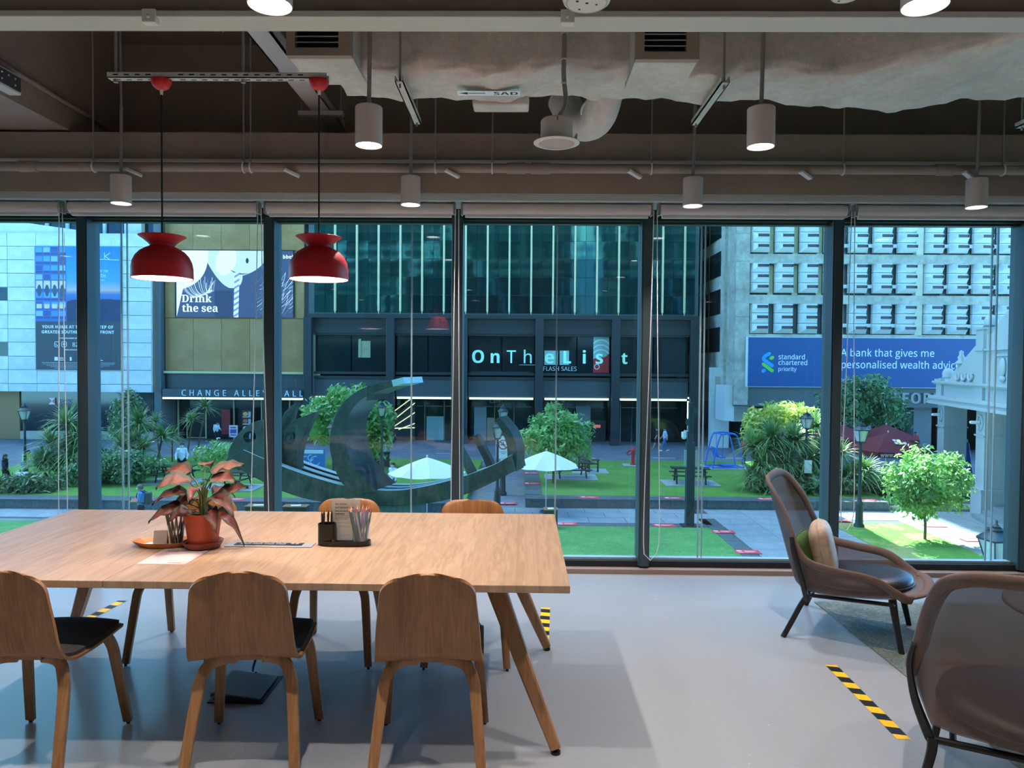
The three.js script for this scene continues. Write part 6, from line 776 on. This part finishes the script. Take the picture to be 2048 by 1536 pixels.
  const ms = thing('menu_easel', 'small easel board with printed menu beside the food standee', 'sign', [-23.0 + 0.15, G, -58.3]); const [mg, mm2] = printed(0.6, 0.85, 96, 136, (c, w, h) => { c.fillStyle = '#c8c9d8'; c.fillRect(0, 0, w, h); c.fillStyle = '#5a50a0'; c.fillRect(8, 44, 80, 50); c.fillStyle = '#3c3c48'; c.fillRect(12, 14, 70, 14); c.fillRect(12, 110, 70, 12); }); part(ms, 'board', bx(-0.34, 0.34, 0.35, 1.3, -0.04, 0), mWhite); part(ms, 'print', mg, mm2).position.set(0, 0.82, 0.005); for (const s2 of [-1, 1]) part(ms, 'leg', rod([s2 * 0.3, 0, 0.1], [s2 * 0.28, 0.5, -0.02], 0.02), mBlack);
  one('red_banner', 'dark red vertical banner inside the shop entrance', 'banner', bx(-24.3, -23.6, -4.2, -2.2, -59.6, -59.55), mat(0x7a2430, 0.7));
}
// ---------- people ----------
function person(label, x, y, z, turn, o) {
  const h = o.h ?? 1.7, J = { pel: [0, 0.95, 0], che: [0, 1.24, 0], nec: [0, 1.46, 0], hed: [0, 1.6, 0.02], sL: [0.17, 1.39, 0], eL: [0.225, 1.12, -0.01], hL: [0.235, 0.88, 0.07], sR: [-0.17, 1.39, 0], eR: [-0.225, 1.12, -0.01], hR: [-0.235, 0.88, 0.07], pL: [0.09, 0.9, 0], kL: [0.1, 0.5, 0.03], aL: [0.1, 0.09, 0], tL: [0.11, 0.04, 0.14], pR: [-0.09, 0.9, 0], kR: [-0.1, 0.5, 0.03], aR: [-0.1, 0.09, 0], tR: [-0.11, 0.04, 0.14], ...o.J };
  const skin = o.skin ?? 0xc09070, top = o.top, bot = o.bot, low = o.shorts ? skin : bot, fore = o.sleeve === false ? skin : top, shoe = o.shoe ?? 0x222222;
  const bones = [['pel', 'che', 0.135, 0.15, top], ['che', 'nec', 0.14, 0.06, top], ['nec', 'hed', 0.05, 0.055, skin], ['hed', 'hed', 0.102, 0.102, skin], ['sL', 'sR', 0.075, 0.075, top], ['sL', 'eL', 0.062, 0.048, top], ['eL', 'hL', 0.045, 0.032, fore], ['sR', 'eR', 0.062, 0.048, top], ['eR', 'hR', 0.045, 0.032, fore], ['pL', 'kL', 0.098, 0.066, bot], ['kL', 'aL', 0.062, 0.042, low], ['pR', 'kR', 0.098, 0.066, bot], ['kR', 'aR', 0.062, 0.042, low], ['aL', 'tL', 0.048, 0.04, shoe], ['aR', 'tR', 0.048, 0.04, shoe], ['pL', 'pR', 0.11, 0.11, bot], ['hL', 'hL', 0.038, 0.038, skin], ['hR', 'hR', 0.038, 0.038, skin]].map(([a, b, r, q, c]) => ({ a: J[a], d: J[b].map((v, k) => v - J[a][k]), r, q, c: new THREE.Color(c) }));
  const cap = (b, px, py, pz) => { const ux = px - b.a[0], uy = py - b.a[1], uz = pz - b.a[2], dd = b.d[0] ** 2 + b.d[1] ** 2 + b.d[2] ** 2, t = dd ? clamp((ux * b.d[0] + uy * b.d[1] + uz * b.d[2]) / dd, 0, 1) : 0; return Math.hypot(ux - b.d[0] * t, uy - b.d[1] * t, uz - b.d[2] * t) - lerp(b.r, b.q, t); };
  const f = (px, py, pz) => { let s = 0; for (const b of bones) s += Math.exp(-cap(b, px, py, pz) * 55); return -Math.log(s + 1e-30) / 55; };
  const N = 44, mc = new MarchingCubes(N, mWhite, false, false, 20000), S = [0.62, 0.95, 0.62], O = [0, 0.88, 0], hf = N / 2; mc.isolation = 0;
  for (let k = 0; k < N; k++) for (let j = 0; j < N; j++) for (let i = 0; i < N; i++) mc.field[i + j * N + k * N * N] = -clamp(f((i - hf) / hf * S[0] + O[0], (j - hf) / hf * S[1] + O[1], (k - hf) / hf * S[2] + O[2]), -0.3, 0.3);
  mc.update(); const n = mc.count, pos = [], nor = [], col = [];
  for (let i = 0; i < n; i++) { const px = mc.positionArray[i * 3] * S[0] + O[0], py = mc.positionArray[i * 3 + 1] * S[1] + O[1], pz = mc.positionArray[i * 3 + 2] * S[2] + O[2], e = 0.004, b = f(px, py, pz), nv = V(f(px + e, py, pz) - b, f(px, py + e, pz) - b, f(px, py, pz + e) - b).normalize(); pos.push(px, py, pz); nor.push(nv.x, nv.y, nv.z); let best = null, bd = 9; for (const q of bones) { const d = cap(q, px, py, pz); if (d < bd) { bd = d; best = q; } } let cc = best.c; if (o.shorts && best.c.getHex() === bones[9].c.getHex() && py < 0.55) cc = new THREE.Color(skin); if (o.sleeve === false && py < 1.14 && (best === bones[5] || best === bones[7])) cc = new THREE.Color(skin); col.push(cc.r, cc.g, cc.b); }
  const body = new THREE.BufferGeometry(); body.setAttribute('position', new THREE.Float32BufferAttribute(pos, 3)); body.setAttribute('normal', new THREE.Float32BufferAttribute(nor, 3)); body.setAttribute('color', new THREE.Float32BufferAttribute(col, 3));
  const fingers = []; const sk = new THREE.Color(skin); for (const s of ['L', 'R']) { const H = J['h' + s], E = J['e' + s], d = V(H[0] - E[0], H[1] - E[1], H[2] - E[2]).normalize(), sd = V(0, 0, 1).cross(d).normalize(), fw = V().crossVectors(d, sd); for (let k = 0; k < 5; k++) { const a = V(...H).addScaledVector(fw, k < 4 ? (k - 1.5) * 0.017 : 0.03).addScaledVector(d, k < 4 ? 0.03 : 0), b = a.clone().addScaledVector(d, [0.05, 0.06, 0.055, 0.042, 0.025][k]).addScaledVector(k < 4 ? sd : fw, 0.018); const g = rod(a.toArray(), b.toArray(), 0.009, 5, 0.007).toNonIndexed(); const c = []; for (let q = 0; q < g.attributes.position.count; q++) c.push(sk.r, sk.g, sk.b); g.setAttribute('color', new THREE.Float32BufferAttribute(c, 3)); fingers.push(g); } }
  const hd = J.hed, tint = (g, hx) => { const q = g.index ? g.toNonIndexed() : g, c = new THREE.Color(hx), a = []; for (let i = 0; i < q.attributes.position.count; i++) a.push(c.r, c.g, c.b); q.setAttribute('color', new THREE.Float32BufferAttribute(a, 3)); return q; };
  const face = [tint(sph(0.02, hd[0], hd[1] - 0.01, hd[2] + 0.105, 0.8, 1.2, 1), skin), ...[-1, 1].map((s) => tint(sph(0.012, hd[0] + s * 0.036, hd[1] + 0.012, hd[2] + 0.093), 0x221c1a)), ...[-1, 1].map((s) => tint(sph(0.024, hd[0] + s * 0.102, hd[1], hd[2], 0.5, 1.2, 1), skin)), tint(sph(0.02, hd[0], hd[1] - 0.055, hd[2] + 0.09, 1.3, 0.4, 0.6), 0x8c5048)];
  const t = thing('person', label, 'person', [x, y, z], turn); t.scale.setScalar(h / 1.71); part(t, 'body', [body, ...fingers, ...face], mat(0xffffff, 0.8, { vertexColors: true }));
  part(t, 'hair', [new THREE.SphereGeometry(0.113, 18, 12, 0, 6.3, 0, 1.75).rotateX(-0.45).translate(hd[0], hd[1] + 0.012, hd[2] - 0.008), ...(o.long ? [sph(0.1, hd[0], hd[1] - 0.1, hd[2] - 0.07, 1, 1.6, 0.6)] : [])], mat(o.hair ?? 0x1a1614, 0.7));
  if (o.mask) part(t, 'face_mask', new THREE.SphereGeometry(0.11, 14, 8, 0.5, 2.14, 1.5, 0.9).translate(hd[0], hd[1] - 0.005, hd[2] + 0.006), mat(o.mask, 0.8)); o.extra?.(t, J); return t;
}
const walk = (s) => ({ kL: [0.09, 0.5, 0.2 * s], aL: [0.09, 0.1, 0.3 * s - 0.04], tL: [0.1, 0.05, 0.3 * s + 0.1], kR: [-0.09, 0.5, -0.08 * s + 0.06], aR: [-0.09, 0.12, -0.3 * s], tR: [-0.1, 0.05, -0.3 * s + 0.13], eL: [0.22, 1.13, -0.1 * s], hL: [0.22, 0.92, -0.16 * s + 0.06], eR: [-0.22, 1.13, 0.08 * s], hR: [-0.22, 0.94, 0.24 * s] });
person('person in a dark jacket and trousers with white shoes walking along the path', -25.7, G, -36.4, 1.75, { top: 0x23272d, bot: 0x2a2a33, shoe: 0xdddddd, long: 1, h: 1.62, J: walk(1) });
person('person in a yellow-green and blue vest bending by the lantern post', -26.2, G, -38.6, 1.2, { top: 0xb9e04a, bot: 0x3f86c4, h: 1.7, J: { che: [0, 1.22, 0.1], nec: [0, 1.4, 0.2], hed: [0, 1.5, 0.28], sL: [0.17, 1.33, 0.18], sR: [-0.17, 1.33, 0.18], eL: [0.2, 1.1, 0.26], eR: [-0.2, 1.1, 0.26], hL: [0.15, 0.95, 0.42], hR: [-0.15, 0.95, 0.42] } });
person('person in a white shirt and black trousers standing at the picnic table', -17.25, LAWN, -37.3, 0.35, { top: 0xdfe9f2, bot: 0x1a1c22, hair: 0x2c2926, skin: 0xcf9d7c, h: 1.76, mask: 0xe2e6e8, J: { eL: [0.26, 1.14, 0.0], hL: [0.24, 0.92, 0.16], eR: [-0.27, 1.12, 0.04], hR: [-0.25, 0.9, 0.2] } });
person('person in a blue shirt and black shorts with a grey backpack looking at a phone', -14.05, G, -27.1, -1.35, { top: 0x5f93d8, bot: 0x16181c, shorts: 1, sleeve: false, mask: 0xd8e4ea, hair: 0x6b6258, h: 1.74, J: { eL: [0.22, 1.12, 0.06], hL: [0.12, 1.1, 0.32], eR: [-0.22, 1.12, 0.06], hR: [-0.12, 1.1, 0.32], hed: [0, 1.59, 0.05] }, extra: (t) => { const b = part(t, 'backpack', [rb(-0.15, 0.15, 0.98, 1.42, -0.34, -0.14, 0.06, 4)], mat(0x48525c, 0.8)); part(b, 'strap', [tube([[0.1, 1.4, -0.16], [0.11, 1.47, -0.02], [0.11, 1.36, 0.13], [0.13, 1.1, 0.06], [0.12, 1.02, -0.15]], 0.018, 16, 6), tube([[-0.1, 1.4, -0.16], [-0.11, 1.47, -0.02], [-0.11, 1.36, 0.13], [-0.13, 1.1, 0.06], [-0.12, 1.02, -0.15]], 0.018, 16, 6)], mat(0x22262a, 0.8)); part(t, 'phone', rb(-0.04, 0.04, 1.1, 1.25, 0.36, 0.37, 0.004, 1), mBlack); } });
person('person in a white top and black trousers standing by the menu easel', -23.9, G, -57.6, 0.9, { top: 0xdadcdc, bot: 0x17181b, h: 1.65, J: { che: [0, 1.23, 0.06], nec: [0, 1.43, 0.12], hed: [0, 1.55, 0.18], hL: [0.16, 1.05, 0.36], eL: [0.2, 1.12, 0.14] } });
person('person with black hair and a mask partly hidden by the white umbrella', -5.95, G, -34.2, -0.6, { top: 0xc9d2dc, bot: 0x30343c, mask: 0xcfdbe4, h: 1.68 });
person('person in a light blue shirt and jeans with white shoes walking past the shops', 10.5, G, -54.1, -1.5, { top: 0xaec6d8, bot: 0x3a6a9a, shoe: 0xe4e4e4, h: 1.74, J: walk(1), sleeve: false }); person('person in a dark top with bare legs walking ahead of the light blue shirt', 10.1, G, -55.0, -1.5, { top: 0x2a2428, bot: 0x2a2428, shorts: 1, sleeve: false, long: 1, shoe: 0xb09070, h: 1.66, J: walk(-1) });
person('person in a red top beside the blue swing', 13.3, LAWN, -44.3, 0.6, { top: 0xb0283a, bot: 0x22262c, h: 1.62 }); person('person in a red top behind the maroon umbrellas', 28.2, G, -53.2, 0, { top: 0xb8303a, bot: 0x2a2c30, h: 1.66, sleeve: false });
person('person in a grey top seated at the blue picture board', -11.75, LAWN, -38.6, 0.3, { top: 0x6a6460, bot: 0x2c3038, h: 1.6, sleeve: false });
for (const [x, z, a] of [[19.0, -35.0, 0.4], [20.0, -36.3, -0.8]]) { const t = thing('cafe_chair', 'pale wicker café chair in the shade below the maroon umbrellas', 'chair', [x, G, z], a, 'café chairs'); const m = mat(0x8f9a92, 0.7); part(t, 'seat', rb(-0.24, 0.24, 0.42, 0.47, -0.24, 0.24, 0.02, 1), m); part(t, 'backrest', rb(-0.24, 0.24, 0.47, 0.95, -0.26, -0.22, 0.015, 1), m); for (const sx of [-1, 1]) for (const sz of [-1, 1]) part(t, 'leg', rod([sx * 0.22, 0, sz * 0.22], [sx * 0.21, 0.43, sz * 0.21], 0.02, 6), m); }
// ---------- renderer ----------
const renderer = new THREE.WebGLRenderer({ antialias: true });
renderer.toneMapping = THREE.LinearToneMapping;
renderer.toneMappingExposure = EXPOSURE;
renderer.shadowMap.enabled = true;
renderer.render(scene, camera);
